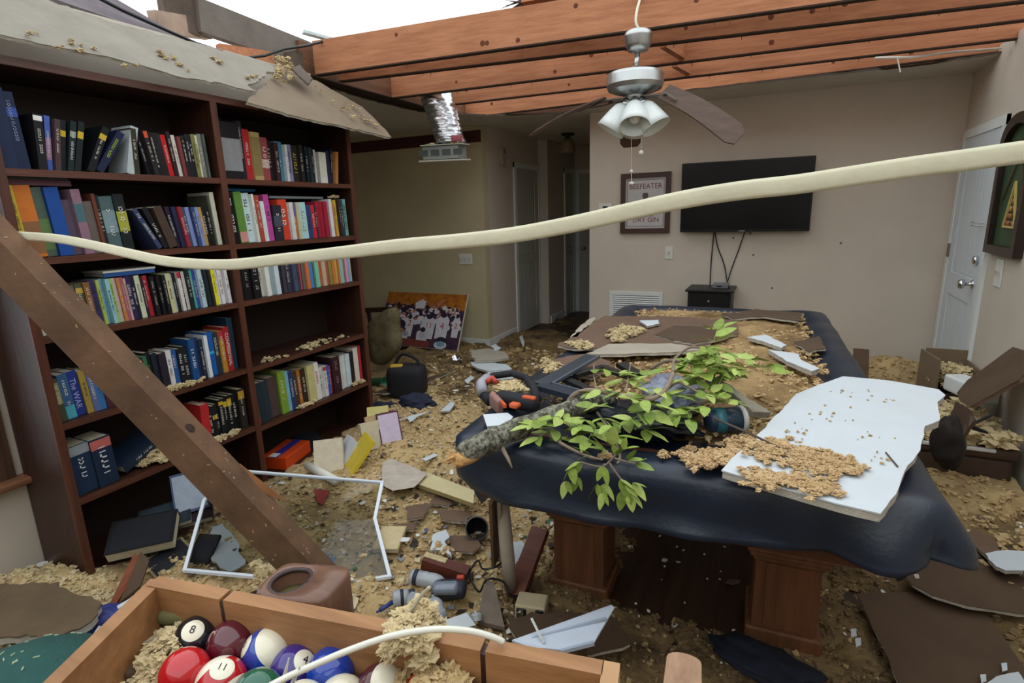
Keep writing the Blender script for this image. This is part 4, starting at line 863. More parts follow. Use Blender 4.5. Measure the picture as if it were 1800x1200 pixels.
flakes('rubble_bits', 'small brown chips along the foot of the bookshelf', 120, reg(-2.42, -1.6, 1.2, 3.0), mat('dark_chip', '#4a3b2e', .8, .3), .005, .024)
flakes('paper_scraps', 'brown plasterboard paper scraps over the floor', 70, reg(-2.4, 1.0, 1.1, 4.5), GYPB, .010, .04)

# ================================================================== POOL TABLE
TA = math.radians(2.5); TC = Vector((-.30, 2.65, 0)); TR = Matrix.Rotation(TA, 3, 'Z'); HWD, HLN = .64, 1.29
def TL(u, v, z): return TC + TR @ Vector((u, v, z))
pt = T('pool_table', 'wooden pool table with square panelled legs under a dark cover', 'pool table', TC)
OAK = wood('oak_leg', '#7d5236', '#5a3722', 2, .55); OAKD = wood('oak_dark', '#5e3522', '#3f2113', 0, .5)
MB().box(TL(0, 0, .70), (1.14, 2.44, .16), TR).build('cabinet_frame', OAKD, pt)
MB().box(TL(0, 0, .785), (1.10, 2.40, .03), TR).build('slate_bed', mat('slate', '#4a4a48', .8, .1), pt)
for u, v, a, b in ((-.57, 0, .12, 2.5), (.57, 0, .12, 2.5), (0, -1.19, 1.02, .12), (0, 1.19, 1.02, .12)):
    MB().rbox(TL(u, v, .80), (a, b, .05), .012, TR).build('rail', OAKD, pt)
for u in (-.365, .365):
    for v in (-.70, .70):
        lg = MB().box(TL(u, v, .31), (.20, .20, .62), TR).build('leg', OAK, pt)
        pt_o = pt
        sub(MB().rbox(TL(u, v, .355), (.245, .245, .022), .008, TR).rbox(TL(u, v, .375), (.262, .262, .02), .008, TR).rbox(TL(u, v, .335), (.222, .222, .02), .008, TR), 'cap_moulding', OAK, lg, pt)
        sub(MB().rbox(TL(u, v, .035), (.24, .24, .07), .01, TR), 'plinth', OAK, lg, pt)
        for s in range(4):
            dv = Matrix.Rotation(s * PI / 2, 3, 'Z') @ Vector((0, -.101, 0))
            R = TR @ Matrix.Rotation(s * PI / 2, 3, 'Z')
            sub(MB().box(TL(u + dv.x, v + dv.y, .20), (.13, .005, .24), R), 'leg_panel', OAK, lg, pt)

# ------------------------------------------------------------------ cover
N = 320; rad = .07
def rr_point(s, ins, r):
    """point on a rounded rectangle at fraction s (starting at the front left corner, going right), inset by ins"""
    hx, hy = HWD - ins, HLN - ins; r = max(r - ins, .02) if ins > 0 else r - ins
    segs = [('l', (-hx + r, -hy), (hx - r, -hy)), ('a', (hx - r, -hy + r), -90), ('l', (hx, -hy + r), (hx, hy - r)), ('a', (hx - r, hy - r), 0), ('l', (hx - r, hy), (-hx + r, hy)), ('a', (-hx + r, hy - r), 90), ('l', (-hx, hy - r), (-hx, -hy + r)), ('a', (-hx + r, -hy + r), 180)]
    lens = [2*(HWD-rad), rad*PI/2*1.6, 2*(HLN-rad), rad*PI/2*1.6] * 2; tot = sum(lens); d = s % 1 * tot
    for sg, L in zip(segs, lens):
        if d <= L:
            u = d / L
            if sg[0] == 'l':
                a, b = sg[1], sg[2]; nrm = Vector((b[1] - a[1], a[0] - b[0])).normalized(); return Vector((a[0] + (b[0]-a[0])*u, a[1] + (b[1]-a[1])*u)), nrm
            a = math.radians(sg[2] + 90 * u); return Vector((sg[1][0] + r * math.cos(a), sg[1][1] + r * math.sin(a))), Vector((math.cos(a), math.sin(a)))
        d -= L
    return rr_point(0, ins, r)
rings = [(.30, .805, 0), (.20, .808, 0), (.15, .812, 0), (.125, .828, 0), (.10, .838, 0), (.06, .842, 0), (.025, .838, 0), (.006, .826, 0), (0, .808, .06), (-.004, .785, .16), (-.006, .755, .32), (-.008, .725, .5), (-.010, .70, .68), (-.012, .68, .84), (-.012, .665, 1)]
V = []; fc_ = Vector((HWD, -HLN)); fl_ = Vector((-HWD, -HLN))
for ri, (ins, z, t_) in enumerate(rings):
    for k in range(N):
        s = k / N; p, nrm = rr_point(s, ins, rad)
        wob = .006 * noise.noise(Vector((s * 60, ri * .4, 3))) + .010 * noise.noise(Vector((s * 22, ri * .3, 7)))
        e, _ = rr_point(s, 0, rad)
        cr = max(0, 1 - (e - fc_).length / .42); cl = max(0, 1 - (e - fl_).length / .20)
        cr2 = cr * cr * (3 - 2 * cr)
        out = wob * (.4 + 2.0 * t_) + t_ * (.02 + .04 * noise.noise(Vector((s * 34, 0, 5)))) * .5
        fold = (abs(math.cos((s * N) * .34 + .9)) - .55) * .085 * cr2 * min(1, t_ * 1.6)
        out = out * (1 - .5 * cr2) + cr2 * .022 * math.sin(min(1, t_ * 1.25) * PI * .72) + fold * .8 - cl * .05 * t_
        zz = z - t_ * (.05 * noise.noise(Vector((s * 8, 2, 1))) * .5) - t_ * (-.012 * cr2 + .012 * cr2 * math.cos((s * N) * .68 + 1.8)) + t_ * .02 * cl
        side = abs(nrm.y) < .5
        if side: zz -= .03 * t_ * min(1, (p.y + HLN) / .8)
        zz += .03 * t_ * max(0, p.x / HWD) * (1 if p.y < 0 else 0)
        q = p + nrm * out; zz += .008 * noise.noise(Vector((p.x * 5, p.y * 5, 2)))
        w3 = TL(q.x, q.y, zz); V.append(w3 - TC)
M_ = len(rings)
Fc = [(i*N+k, i*N+(k+1) % N, (i+1)*N+(k+1) % N, (i+1)*N+k) for i in range(M_-1) for k in range(N)] + [tuple(range(N))[::-1]]
Fc = [f[::-1] for f in Fc]
cov = T('pool_table_cover', 'dark navy vinyl cover draped over the pool table', 'cover', TC)
o = npmesh('sheet', [tuple(v) for v in V], Fc, NAVY, cov)
md = o.modifiers.new('thickness', 'SOLIDIFY'); md.thickness = .003; md.offset = -1
hp = [PY(826, 838, 1.42), PY(868, 850, 1.40), PY(862, 872, 1.41), PY(848, 884, 1.42), PY(838, 870, 1.43)]
MB().prism(ragged(hp, .004, .012, 4), .004).build('torn_flap', NAVY, cov)
q0 = [PY(1560, 975, 1.52), PY(1618, 985, 1.50), PY(1600, 1002, 1.52), PY(1578, 1020, 1.53)]
MB().prism(ragged(q0, .006, .02, 5), .004).build('hanging_flap', NAVY, cov)
flk = MB()
for _ in range(110):
    x_, y_ = random.choice([(random.uniform(880, 1250), random.uniform(790, 900)), (random.uniform(1150, 1500), random.uniform(870, 960)), (random.uniform(1180, 1260), random.uniform(795, 835))])
    p = PY(x_, y_, 1.335); s = random.uniform(.0015, .005); flk.sphere(p, s, 5, 3)
# ------------------------------------------------------------------ insulation on the table top
us = np.arange(-.54, .541, .0155); vs_ = np.arange(-1.20, 1.201, .0155); V = []
for v in vs_:
    for u in us:
        p = Vector((u, v, 0)); ed = min(.54 - abs(u), 1.2 - abs(v)); e = min(1, max(0, ed / .12))
        h = .022 + .028 * noise.noise(p * 3.1 + Vector((3, 1, 0))) + .016 * noise.noise(p * 8) + .010 * noise.noise(p * 19) + .007 * noise.noise(p * 45)
        h += .03 * G(u, v, .1, .95, .5, .25) + .02 * G(u, v, .2, .2, .3, .5) - .05 * G(u, v, -.2, -1.15, .5, .16) - .04 * G(u, v, -.45, -.9, .15, .3)
        w3 = TL(u, v, .803 + h * e - .02 * (1 - e)); V.append(tuple(w3))
nx, ny = len(us), len(vs_); idx = np.arange(nx * ny).reshape(ny, nx)
Fq = np.stack([idx[:-1, :-1], idx[:-1, 1:], idx[1:, 1:], idx[1:, :-1]], -1).reshape(-1, 4)
tag(npmesh('table_debris', np.array(V), Fq, mat('table_insulation', '#ad9064', 1, col2='#69502f', scale=4.5, bump=.8, bscale=70, detail=10, sharp=(.36, .62))), 'wet orange-brown insulation spread over the pool table top', 'debris', kind='stuff')
def tz(x, y): return .835
P = []; S = []
for _ in range(2200):
    u, v = random.uniform(-.5, .5), random.uniform(-1.05, 1.15); P.append(tuple(TL(u, v, .832 + random.uniform(-.012, .012)))); S.append(random.uniform(.004, .013))
fluff('insulation_clumps', 'orange insulation clumps on the pool table', P[:1300], S[:1300], FLUFFO); fluff('insulation_clumps', 'pale insulation clumps on the pool table', P[1300:], S[1300:], FLUFF)

# ================================================================== THINGS ON THE POOL TABLE
def pts_z(px, z): return [PZ(x, y, z if not callable(z) else z(x, y)) for x, y in px]
def lsheet(name, label, cat, px, zs, th, M, amp=.008, seg=.04, seed=1, grp=None, edge=GYPE):
    pts = [PZ(x, y, z) for (x, y), z in zip(px, zs if isinstance(zs, (list, tuple)) else [zs] * len(px))]
    return sheet(name, label, cat, pts, th, M, amp, seg, grp, edge, seed)
GP = 'plasterboard pieces on the pool table'
lsheet('plasterboard_sheet', 'large white plasterboard sheet lying across the near right corner of table', 'plasterboard', [(1268, 826), (1330, 765), (1400, 692), (1482, 661), (1560, 668), (1650, 684), (1662, 694), (1648, 706), (1652, 738), (1626, 748), (1618, 790), (1590, 828), (1575, 868), (1548, 902), (1470, 884), (1380, 858)], [.885, .886, .888, .888, .888, .888, .888, .888, .888, .888, .888, .886, .884, .882, .882, .884], .022, GYPW, .003, .035, 11, GP)
lsheet('plasterboard_sheet', 'brown plasterboard sheet with pale torn edge at the far left of table', 'plasterboard', [(980, 606), (1030, 575), (1062, 555), (1180, 556), (1290, 562), (1300, 585), (1235, 606), (1165, 610), (1090, 611), (1010, 612)], .868, .014, GYPB, .012, .05, 12, GP)
lsheet('plasterboard_sheet', 'small brown plasterboard piece beside the black frame corner', 'plasterboard', [(968, 632), (1040, 618), (1075, 640), (1040, 664), (1000, 654)], .862, .012, GYPB, .010, .04, 13, GP)
lsheet('plasterboard_sheet', 'dark brown plasterboard scrap in the middle of far table end', 'plasterboard', [(1150, 588), (1185, 572), (1262, 574), (1275, 592), (1220, 604)], .878, .012, GYPB2, .010, .04, 14, GP)
lsheet('plasterboard_sheet', 'curled brown plasterboard scrap at the far right table end', 'plasterboard', [(1268, 551), (1330, 543), (1412, 550), (1400, 564), (1340, 556), (1290, 560)], .872, .012, GYPB2, .008, .04, 15, GP)
lsheet('grey_edge_strip', 'grey curved strip of plasterboard edge on the table middle', 'plasterboard', [(1032, 622), (1070, 604), (1180, 603), (1246, 614), (1180, 619), (1080, 622)], .874, .014, GYPG, .006, .05, 16, GP)
lsheet('grey_edge_strip', 'long grey strip leaning along the left table edge', 'plasterboard', [(1002, 592), (1016, 576), (1036, 560), (1048, 556), (1040, 568), (1014, 592)], .868, .010, GYPG, .005, .04, 17, GP)
lsheet('white_strip', 'upper white plasterboard strip on the right of table', 'plasterboard', [(1314, 592), (1346, 588), (1383, 606), (1374, 611), (1340, 599)], .875, .018, GYPW, .005, .03, 18, GP)
lsheet('white_strip', 'lower longer white plasterboard strip on the right of table', 'plasterboard', [(1350, 614), (1404, 622), (1408, 632), (1441, 647), (1428, 652), (1382, 634)], .872, .02, GYPW, .005, .03, 19, GP)
lsheet('white_chip', 'white chip lying on brown sheet at the far table end', 'plasterboard', [(1124, 563), (1158, 562), (1160, 568), (1138, 573)], .886, .012, GYPW, .004, .03, 20, GP)
lsheet('white_tile', 'small white board under the branch at the left table corner', 'plasterboard', [(849, 728), (892, 725), (902, 732), (890, 746), (856, 749)], .868, .012, GYPW, .002, .04, 21, GP)
lsheet('plasterboard_sheet', 'brown wet scrap beside the lower white strip', 'plasterboard', [(1395, 600), (1440, 590), (1452, 612), (1420, 618)], .858, .012, GYPB2, .01, .04, 22, GP)
def clump(label, px, z, n, s, M, jit=14, flat=.6, name='insulation_clump'):
    P = [PZ(x + random.gauss(0, jit), y + random.gauss(0, jit * .45), z + random.uniform(0, s)) for x, y in px for _ in range(n)]
    return fluff(name, label, P, rng.uniform(s * .45, s * 1.3, len(P)), M, flat)
clump('orange insulation band across the white plasterboard sheet', [(1330, 778), (1365, 785), (1400, 795), (1435, 802), (1465, 810), (1490, 822), (1410, 812), (1450, 822), (1350, 795)], .889, 46, .0075, FLUFFO, 15, .4)
clump('tan insulation heap near the front edge of white sheet', [(1330, 832), (1360, 838), (1395, 842), (1425, 848), (1450, 860), (1345, 845)], .887, 42, .0075, FLUFFO, 13, .4)
clump('tan insulation heap at the left corner of white sheet', [(1245, 800), (1270, 808), (1290, 795), (1235, 812), (1300, 780)], .868, 40, .009, FLUFFO, 13, .5)
clump('pale insulation patch on the brown sheet, far left of table', [(1085, 585), (1100, 578), (1110, 582), (1090, 592)], .875, 24, .012, FLUFFP, 9)
clump('pale insulation patch beside the black frame', [(965, 640), (972, 650), (1010, 604), (1030, 606)], .868, 18, .011, FLUFFP, 8)
clump('small fluff tufts on the front lip of the cover', [(1060, 800), (1195, 795), (1215, 790), (1170, 800), (1205, 802)], .848, 6, .009, FLUFFO, 5)
clump('pale crumbs on the white plasterboard sheet', [(1550, 700), (1480, 720), (1530, 770), (1555, 810), (1420, 750), (1500, 690), (1440, 740), (1400, 760)], .888, 6, .0028, FLUFF, 20)
# crushed black picture frame
BFR = mat('blue_black_frame', '#2a323c', .35, .1, 10)
def rail(p, q, w_, h_, M, name, parent): return MB().beam(p, q, w_, h_).build(name, M, parent)
t = T('picture_frame', 'broken blue-black picture frame corner lying on the table', 'picture frame', PZ(948, 678, .86))
a, b, c = PZ(950, 678, .885), PZ(1040, 627, .905), PZ(1072, 712, .89)
rail(a, b, .055, .018, BFR, 'frame_rail', t); rail(a, c, .055, .018, BFR, 'frame_rail', t)
rail(a + Vector((.04, .02, .006)), b + Vector((.035, -.01, .006)), .010, .012, mat('frame_lip', '#49525c', .4, .1), 'inner_lip', t)
rail(a + Vector((.04, .02, .006)), c + Vector((.01, .035, .006)), .010, .012, mat('frame_lip', '#49525c', .4, .1), 'inner_lip', t)
t = T('picture_frame', 'second dark frame, half buried behind the branch leaves', 'picture frame', PZ(1060, 660, .86))
rail(PZ(985, 662, .878), PZ(1062, 698, .878), .035, .016, BLACK, 'frame_rail', t); rail(PZ(1010, 660, .885), PZ(1062, 645, .895), .03, .016, BLACK, 'frame_rail', t); rail(PZ(1058, 645, .895), PZ(1105, 662, .89), .03, .016, BLACK, 'frame_rail', t); rail(PZ(1090, 640, .90), PZ(1125, 660, .89), .04, .016, BLACK, 'frame_rail', t)
# black and orange tool pouch with strap
t = T('tool_pouch', 'black and orange strapped pouch at the left table edge', 'pouch', PZ(890, 690, .86))
ORG = mat('orange_plastic', '#c8552a', .45, .08); BK2 = mat('black_fabric', '#1b1d22', .75, .15, 20, .2)
def arc(px, zs): return [PZ(x, y, z) for (x, y), z in zip(px, zs)]
MB().tube(arc([(862, 706), (848, 690), (848, 672), (868, 660), (900, 656), (925, 664), (938, 682), (944, 702)], [.86, .87, .885, .895, .90, .895, .885, .87]), [.018, .02, .018, .014, .013, .014, .016, .018], 8).build('strap', BK2, t, True)
MB().rbox(PZ(908, 704, .872), (.17, .06, .05), .02, Rz(-8)).build('body', BK2, t, True)
MB().rbox(PZ(905, 712, .893), (.035, .03, .018), .008, Rz(-8)).build('buckle', ORG, t, True); MB().rbox(PZ(930, 699, .895), (.05, .02, .014), .006, Rz(-5)).build('buckle', ORG, t, True)
MB().rbox(PZ(872, 708, .87), (.09, .025, .05), .008, Rz(-45)).build('side_panel', mat('pouch_grey_red', '#8d6a62', .6, .2), t, True)
MB().beam(PZ(868, 692, .885), PZ(888, 714, .885), .01, .012).build('piping', ORG, t)
MB().tube(arc([(848, 690), (846, 674), (858, 664)], [.88, .90, .91]), .02, 8).build('handle', mat('pouch_handle_grey', '#9a9aa2', .5, .1), t, True)
MB().tube(arc([(855, 672), (866, 664), (872, 672)], [.905, .915, .905]), .011, 8).build('clip', mat('red_clip', '#b8402c', .45, .05), t, True)
clump('tan insulation wad inside the pouch strap loop', [(898, 676), (910, 680), (890, 682)], .875, 16, .012, FLUFFP, 8)
# drinks tumbler on its side
a, b = PZ(1243, 740, .876), PZ(1308, 737, .876); d = (b - a).normalized(); u = d.cross(Vector((0, 0, 1))).normalized(); R = Matrix((u, d.cross(u), d)).transposed(); L = (b - a).length
t = T('tumbler', 'dark blue tumbler with pale lid lying beside the leaves', 'tumbler', a)
MB().lathe([(.03, 0), (.034, .006), (.038, L * .5), (.040, L * .86)], a, 24, R).build('cup', mat('tumbler_blue', '#26394a', .3, .2, 9), t, True)
MB().lathe([(.042, L * .84), (.043, L * .95), (.036, L), (.01, L)], a, 24, R).build('lid', mat('tumbler_lid', '#b8b6ae', .4, .05), t, True)
MB().lathe([(.0385, L * .18), (.0402, L * .42)], a, 24, R).build('teal_band', mat('tumbler_teal', '#2f6a74', .35, .15), t, True)
# weathered stick, twig, black plastic
a, b = PZ(1246, 682, .93), PZ(1338, 735, .868)
tag(MB().prism(ragged([a + Vector((-.02, .03, 0)), a + Vector((.01, .045, .005)), b + Vector((.02, .01, 0)), b + Vector((-.03, -.005, 0)), a + Vector((.05, -.02, -.005))], .004, .05, 6), .022).build('weathered_stake', mat('grey_weathered', '#8d8676', .85, .2, 14, .3)), 'grey weathered wooden stake sloping over the tumbler', 'stake')
tag(MB().tube([PZ(1255, 735, .91), PZ(1310, 758, .905), PZ(1386, 794, .892)], [.003, .0035, .002], 6).build('thin_twig', GREYWOOD), 'thin bare twig lying onto the white plasterboard sheet', 'twig')
tag(MB().tube([PZ(1557, 795, .889), PZ(1578, 820, .889)], .002, 5).build('thin_twig', GREYWOOD), 'tiny twig on the right of white plasterboard sheet', 'twig')
def crumple(name, label, cat, c, R0, sx, sy, sz, M, seed=0, freq=3.0, amp=.5):
    mb = MB().sphere(c, 1, 28, 18, (1, 1, 1)); c = Vector(c); vs = []
    for v in mb.v:
        d = v - c; k = 1 + amp * noise.noise(d * freq + Vector((seed, 0, 0))) + amp * .6 * abs(noise.noise(d * freq * 2.3 + Vector((0, seed, 0))))
        vs.append(c + R0 @ Vector((d.x * sx * k, d.y * sy * k, d.z * sz * k)))
    mb.v = vs; return tag(mb.build(name, M, None, True), label, cat)
crumple('plastic_bag', 'crumpled grey plastic bag under the branch fork', 'plastic bag', PZ(1180, 690, .87), Rz(10), .10, .14, .045, mat('grey_plastic_film', '#8d95a6', .2, .3, 12, .3, coat=.5), 3, 3.5, .4)
crumple('plastic_bag', 'crumpled black plastic bag in front of branch leaves', 'plastic bag', PZ(1120, 735, .855), Rz(0), .17, .10, .035, mat('black_film', '#1d222a', .3, .2), 6, 4, .6)

# ------------------------------------------------------------------ fallen branch
BARK = mat('lichen_bark', '#8a8a78', .9, col2='#3f3a30', scale=60, bump=.8, bscale=90, sharp=(.42, .58))
TW = mat('twig_bark', '#8c7c6a', .85, .2, 30, .3)
br = T('fallen_branch', 'broken leafy tree branch lying across the pool table', 'branch', PZ(800, 795, .83))
def smooth(P, k=5):
    P = [Vector(p) for p in P]; S = []
    for i in range(len(P) - 1):
        p0, p1, p2, p3 = P[max(i-1, 0)], P[i], P[i+1], P[min(i+2, len(P)-1)]
        for j in range(k):
            u = j / k; S.append(.5 * ((2*p1) + (p2-p0)*u + (2*p0-5*p1+4*p2-p3)*u*u + (3*p1-p0-3*p2+p3)*u**3))
    S.append(P[-1]); return S
mp = smooth([PZ(806, 800, .862), PZ(850, 780, .872), PZ(900, 757, .880), PZ(960, 735, .89), PZ(1010, 716, .90), PZ(1060, 703, .90), PZ(1075, 700, .90)])
n_ = len(mp); rads = [.034 + .002 * math.sin(i * 1.3) - .008 * i / n_ for i in range(n_)]
rads[0] *= .5; rads[1] *= .72; rads[2] *= .9
MB().tube(mp, rads, 14).build('limb', BARK, br, True)
wd0 = mp[0]; RAWW = mat('raw_split_wood', '#c89a62', .8, .15, 20, .3)
sp = MB()
for k in range(14): sp.tube([wd0 + Vector((.02, 0, 0)) + Vector((0, random.uniform(-.02, .02), random.uniform(-.02, .02))), wd0 + Vector((-random.uniform(.01, .05), random.uniform(-.03, .01), random.uniform(-.03, .015)))], [.006, .001], 5)
sp.build('splinter', RAWW, br)
MB().tube([mp[0] + Vector((.0, -.012, -.012)), mp[3] + Vector((0, -.014, -.014)), mp[7] + Vector((.01, -.016, -.01))], [.020, .022, .008], 8).build('split_wood', RAWW, br, True)
def twig(px, zs, r0, r1, name='twig'):
    P = smooth([PZ(x, y, z) for (x, y), z in zip(px, zs)]); k = len(P); MB().tube(P, [r0 + (r1 - r0) * i / (k - 1) for i in range(k)], 7).build(name, TW, br, True); return P
tws = []
tws.append(twig([(1000, 705), (1012, 692), (1040, 686), (1090, 694), (1135, 702), (1165, 690), (1182, 660), (1184, 640), (1188, 628)], [.91, .94, .955, .96, .965, .98, 1.0, 1.0, 1.0], .009, .006))
tws.append(twig([(1135, 702), (1160, 690), (1190, 670)], [.965, .97, .97], .007, .006))
tws.append(twig([(1145, 648), (1172, 634), (1200, 636), (1225, 640)], [.93, .98, 1.0, .98], .006, .005))
tws.append(twig([(1188, 628), (1215, 610), (1260, 620), (1290, 640)], [1.0, 1.02, 1.02, 1.0], .005, .003))
tws.append(twig([(1190, 670), (1230, 690), (1265, 705)], [.97, .96, .93], .004, .002))
tws.append(twig([(940, 745), (985, 778), (1030, 800), (1060, 808)], [.885, .87, .862, .855], .006, .003))
tws.append(twig([(1050, 725), (1080, 770), (1090, 800), (1085, 815)], [.90, .90, .87, .855], .004, .003))
tws.append(twig([(1050, 690), (1044, 660), (1044, 640)], [.95, .97, .99], .003, .002))
tws.append(twig([(1100, 690), (1105, 660), (1108, 640)], [.96, .98, .99], .003, .002))
# sprig over the front of the cover
HY = 1.28
def twigY(px, Y, r0, r1):
    P = smooth([PY(x, y, Y) for x, y in px]); k = len(P); MB().tube(P, [r0 + (r1 - r0) * i / (k - 1) for i in range(k)], 6).build('twig', TW, br, True); return P
MB().tube([PZ(880, 775, .86), PZ(884, 790, .85), PY(893, 806, 1.27), PY(900, 822, 1.26)], [.007, .007, .005, .002], 7).build('twig', TW, br, True)
twigY([(1085, 795), (1070, 812), (1055, 820), (1020, 812)], HY, .003, .002); twigY([(1070, 812), (1090, 840), (1100, 850), (1108, 868)], HY, .003, .002); twigY([(1062, 815), (1065, 840), (1060, 868)], HY, .003, .0015); twigY([(1080, 805), (1105, 812), (1122, 815)], HY, .0025, .0015)
# leaves: a shared leaflet mesh
def leaf_mesh(seed):
    rr = random.Random(seed); vs = []; fs = []; R = 7
    for i in range(R + 1):
        u = i / R; wd = .5 * (math.sin(PI * min(1, u ** .72)) ** .75) * .5 if 0 < i < R else .012
        for e in (-1, 0, 1): vs.append((u, e * wd, -.10 * u * u + (.05 if e else 0) * (wd * 3) + rr.uniform(-.01, .01)))
    for i in range(R):
        for e in range(2): fs.append((i*3+e, i*3+3+e, i*3+4+e, i*3+1+e))
    me = bpy.data.meshes.new('leaf'); me.from_pydata(vs, [], fs); me.polygons.foreach_set('use_smooth', [True] * len(fs)); return me
def leafmat(k, c1, c2):
    M = mat('leaf_green%d' % k, c1, .45, col2=c2, scale=4, spec=.35); b = M.node_tree.nodes['Principled BSDF']
    b.inputs['Subsurface Weight'].default_value = 0; return M
LM = [leafmat(0, '#9db052', '#7c963e'), leafmat(1, '#b2bf6c', '#93aa50'), leafmat(2, '#869a44', '#647c32')]
LMESH = []
for k in range(9): me = leaf_mesh(k); me.materials.append(LM[k % 3]); LMESH.append(me)
BRO = Vector(br['_o']); nleaf = 0
def leaf(p, d, size, roll):
    global nleaf
    if nleaf >= 300: return
    d = Vector(d).normalized(); up = Vector((0, 0, 1)) if abs(d.z) < .9 else Vector((0, -1, 0)); s = up.cross(d).normalized(); u = d.cross(s)
    R = Matrix((d, s, u)).transposed() @ Matrix.Rotation(roll, 3, 'X')
    o = bpy.data.objects.new('leaf', random.choice(LMESH)); COL.objects.link(o); o.parent = br
    o.matrix_local = Matrix.Translation(Vector(p) - BRO) @ R.to_4x4() @ Matrix.Diagonal((size, size * random.uniform(.85, 1.1), size, 1)); nleaf += 1
def spray(c, d, n, ln, size=.055, droop=-.25):
    """pinnate spray: rachis with leaflets on both sides"""
    c = Vector(c); d = Vector(d).normalized(); side = d.cross(Vector((0, 0, 1))).normalized(); P = []
    for i in range(n):
        u = i / max(1, n - 1); P.append(c + d * ln * u + Vector((0, 0, droop * ln * u * u)))
    if n > 1: MB().tube(P, .0013, 5).build('leaf_stalk', LM[2], br)
    for i, p in enumerate(P):
        e = 1 if i % 2 else -1
        for q in ((e,) if i % 3 else (1, -1)):
            dd = d * .55 + side * q * .8 + Vector((0, 0, random.uniform(-.35, .15))); leaf(p, dd, size * random.uniform(.75, 1.2), random.uniform(-.6, .6))
    leaf(P[-1], d + Vector((0, 0, -.2)), size * random.uniform(.9, 1.2), random.uniform(-.3, .3))
random.seed(21)
SPR = [(950, 745, .90), (975, 755, .89), (985, 735, .92), (1010, 760, .885), (1030, 738, .92), (1060, 735, .93), (1070, 715, .95), (1045, 755, .89), (1085, 690, .97), (1110, 700, .97), (1140, 705, .95), (1120, 680, .99), (1045, 650, .98), (1105, 650, .97), (1140, 660, .99), (1165, 650, 1.0), (1200, 640, 1.01), (1215, 620, 1.03), (1240, 610, 1.05), (1255, 600, 1.06), (1270, 615, 1.04), (1290, 625, 1.03), (1280, 645, 1.0), (1255, 640, 1.02), (1240, 655, 1.0), (1300, 650, .98), (1270, 665, .97), (1215, 650, 1.0), (1180, 700, .96), (1205, 715, .93), (1215, 735, .91), (1190, 745, .89), (1240, 715, .94), (1262, 700, .95), (1275, 705, .93), (1225, 690, .96), (1090, 755, .89), (1105, 740, .90), (985, 775, .87), (1250, 630, 1.04), (1295, 665, .95), (1310, 640, .97), (1195, 655, 1.0), (1150, 720, .93)]
for x, y_, z in SPR:
    a = random.uniform(0, 2 * PI); spray(PZ(x, y_, z), (math.cos(a), math.sin(a) * .7 - .25, random.uniform(-.1, .35)), random.randint(3, 4), random.uniform(.055, .10), random.uniform(.052, .070))
HG = [(1020, 812, 210), (1005, 820, 240), (1015, 838, 255), (1040, 800, 150), (1060, 820, 250), (1050, 850, 240), (1060, 866, 260), (1090, 842, 300), (1100, 852, 285), (1108, 866, 280), (1112, 848, 320), (1118, 815, 0), (1105, 808, 20), (1085, 800, 60), (1075, 782, 80), (1060, 790, 120), (1095, 790, 30), (1062, 850, 270), (995, 845, 260), (1095, 862, 265)]
for x, y_, ang in HG:
    a = math.radians(ang); p = PY(x, y_, HY - random.uniform(0, .03))
    leaf(p, (math.cos(a), -.25, math.sin(a) * -1 if False else math.sin(a)), random.uniform(.042, .058), random.uniform(-.4, .4)); leaf(p, (math.cos(a + .8), -.3, math.sin(a + .8)), random.uniform(.034, .05), random.uniform(-.4, .4))

# ================================================================== ON THE FLOOR, BACK LEFT
# poster of a crowd of ball players, leaning on the back wall
pA, pB, pC, pD = PY(683, 513, 5.30), PY(823, 516, 5.30), PY(791, 634, 5.02), PY(690, 600, 5.02)
ux = (pB - pA); PWd = .80; ux.z = 0; ux.normalize(); bot = PY(740, 640, 5.0); 
cT = (pA + pB) / 2; hgt = .70
dn = (Vector((cT.x, 4.98, .06)) - cT); dn = Vector((.02, dn.y, dn.z)); PH = dn.length; dn.normalize(); nn = ux.cross(-dn).normalized()
if nn.y > 0: nn = -nn
PWd = (pB - pA).length
t = T('crowd_poster', 'baseball team photo board leaning on the left back wall', 'poster', cT + dn * PH)
def pp(u, v, d=0): return cT + ux * (u * PWd) + dn * (v * PH) + nn * d      # u -.5..+.5, v 0..1 downwards
MB().prism([pp(-.5, 0), pp(.5, 0), pp(.5, 1), pp(-.5, 1)], .02, nn).build('board', mat('poster_board', '#cfc8b8', .7, .05), t)
def blob(mb, u, v, ru, rv, d, k=12, a0=0): mb.prism([pp(u + ru * math.cos(a0 + 2*PI*i/k), v + rv * math.sin(a0 + 2*PI*i/k), d) for i in range(k)], .0008, nn)
MB().prism([pp(-.495, .005, .0012), pp(.495, .005, .0012), pp(.495, .30, .0012), pp(-.495, .30, .0012)], .001, nn).build('print_sky', mat('poster_orange', '#c07a24', .5, col2='#8a4a14', scale=14), t)
MB().prism([pp(-.495, .22, .0016), pp(.495, .30, .0016), pp(.495, .995, .0016), pp(-.495, .995, .0016)], .001, nn).build('print_ground', mat('poster_purple', '#54384a', .5, col2='#2c2236', scale=16), t)
wm, sk, dk, rd, nb_ = MB(), MB(), MB(), MB(), MB(); random.seed(5)
for i in range(110):
    v = random.uniform(.20, .56); u = random.uniform(-.46, .46); s = random.uniform(.016, .032)
    blob(wm if random.random() < .62 else dk, u, v + .06, s * 1.3, s * 1.8, .0022 + i * 2e-5); blob(sk if i % 3 else dk, u, v, s * .6, s * .75, .0032 + i * 2e-5)
wm.prism([pp(-.05 + x, y_, .0045) for x, y_ in ((-.06, .2), (.02, .12), (.08, .18), (.06, .3), (-.05, .3))], .0008, nn); blob(sk, -.02, .1, .025, .03, .0056)
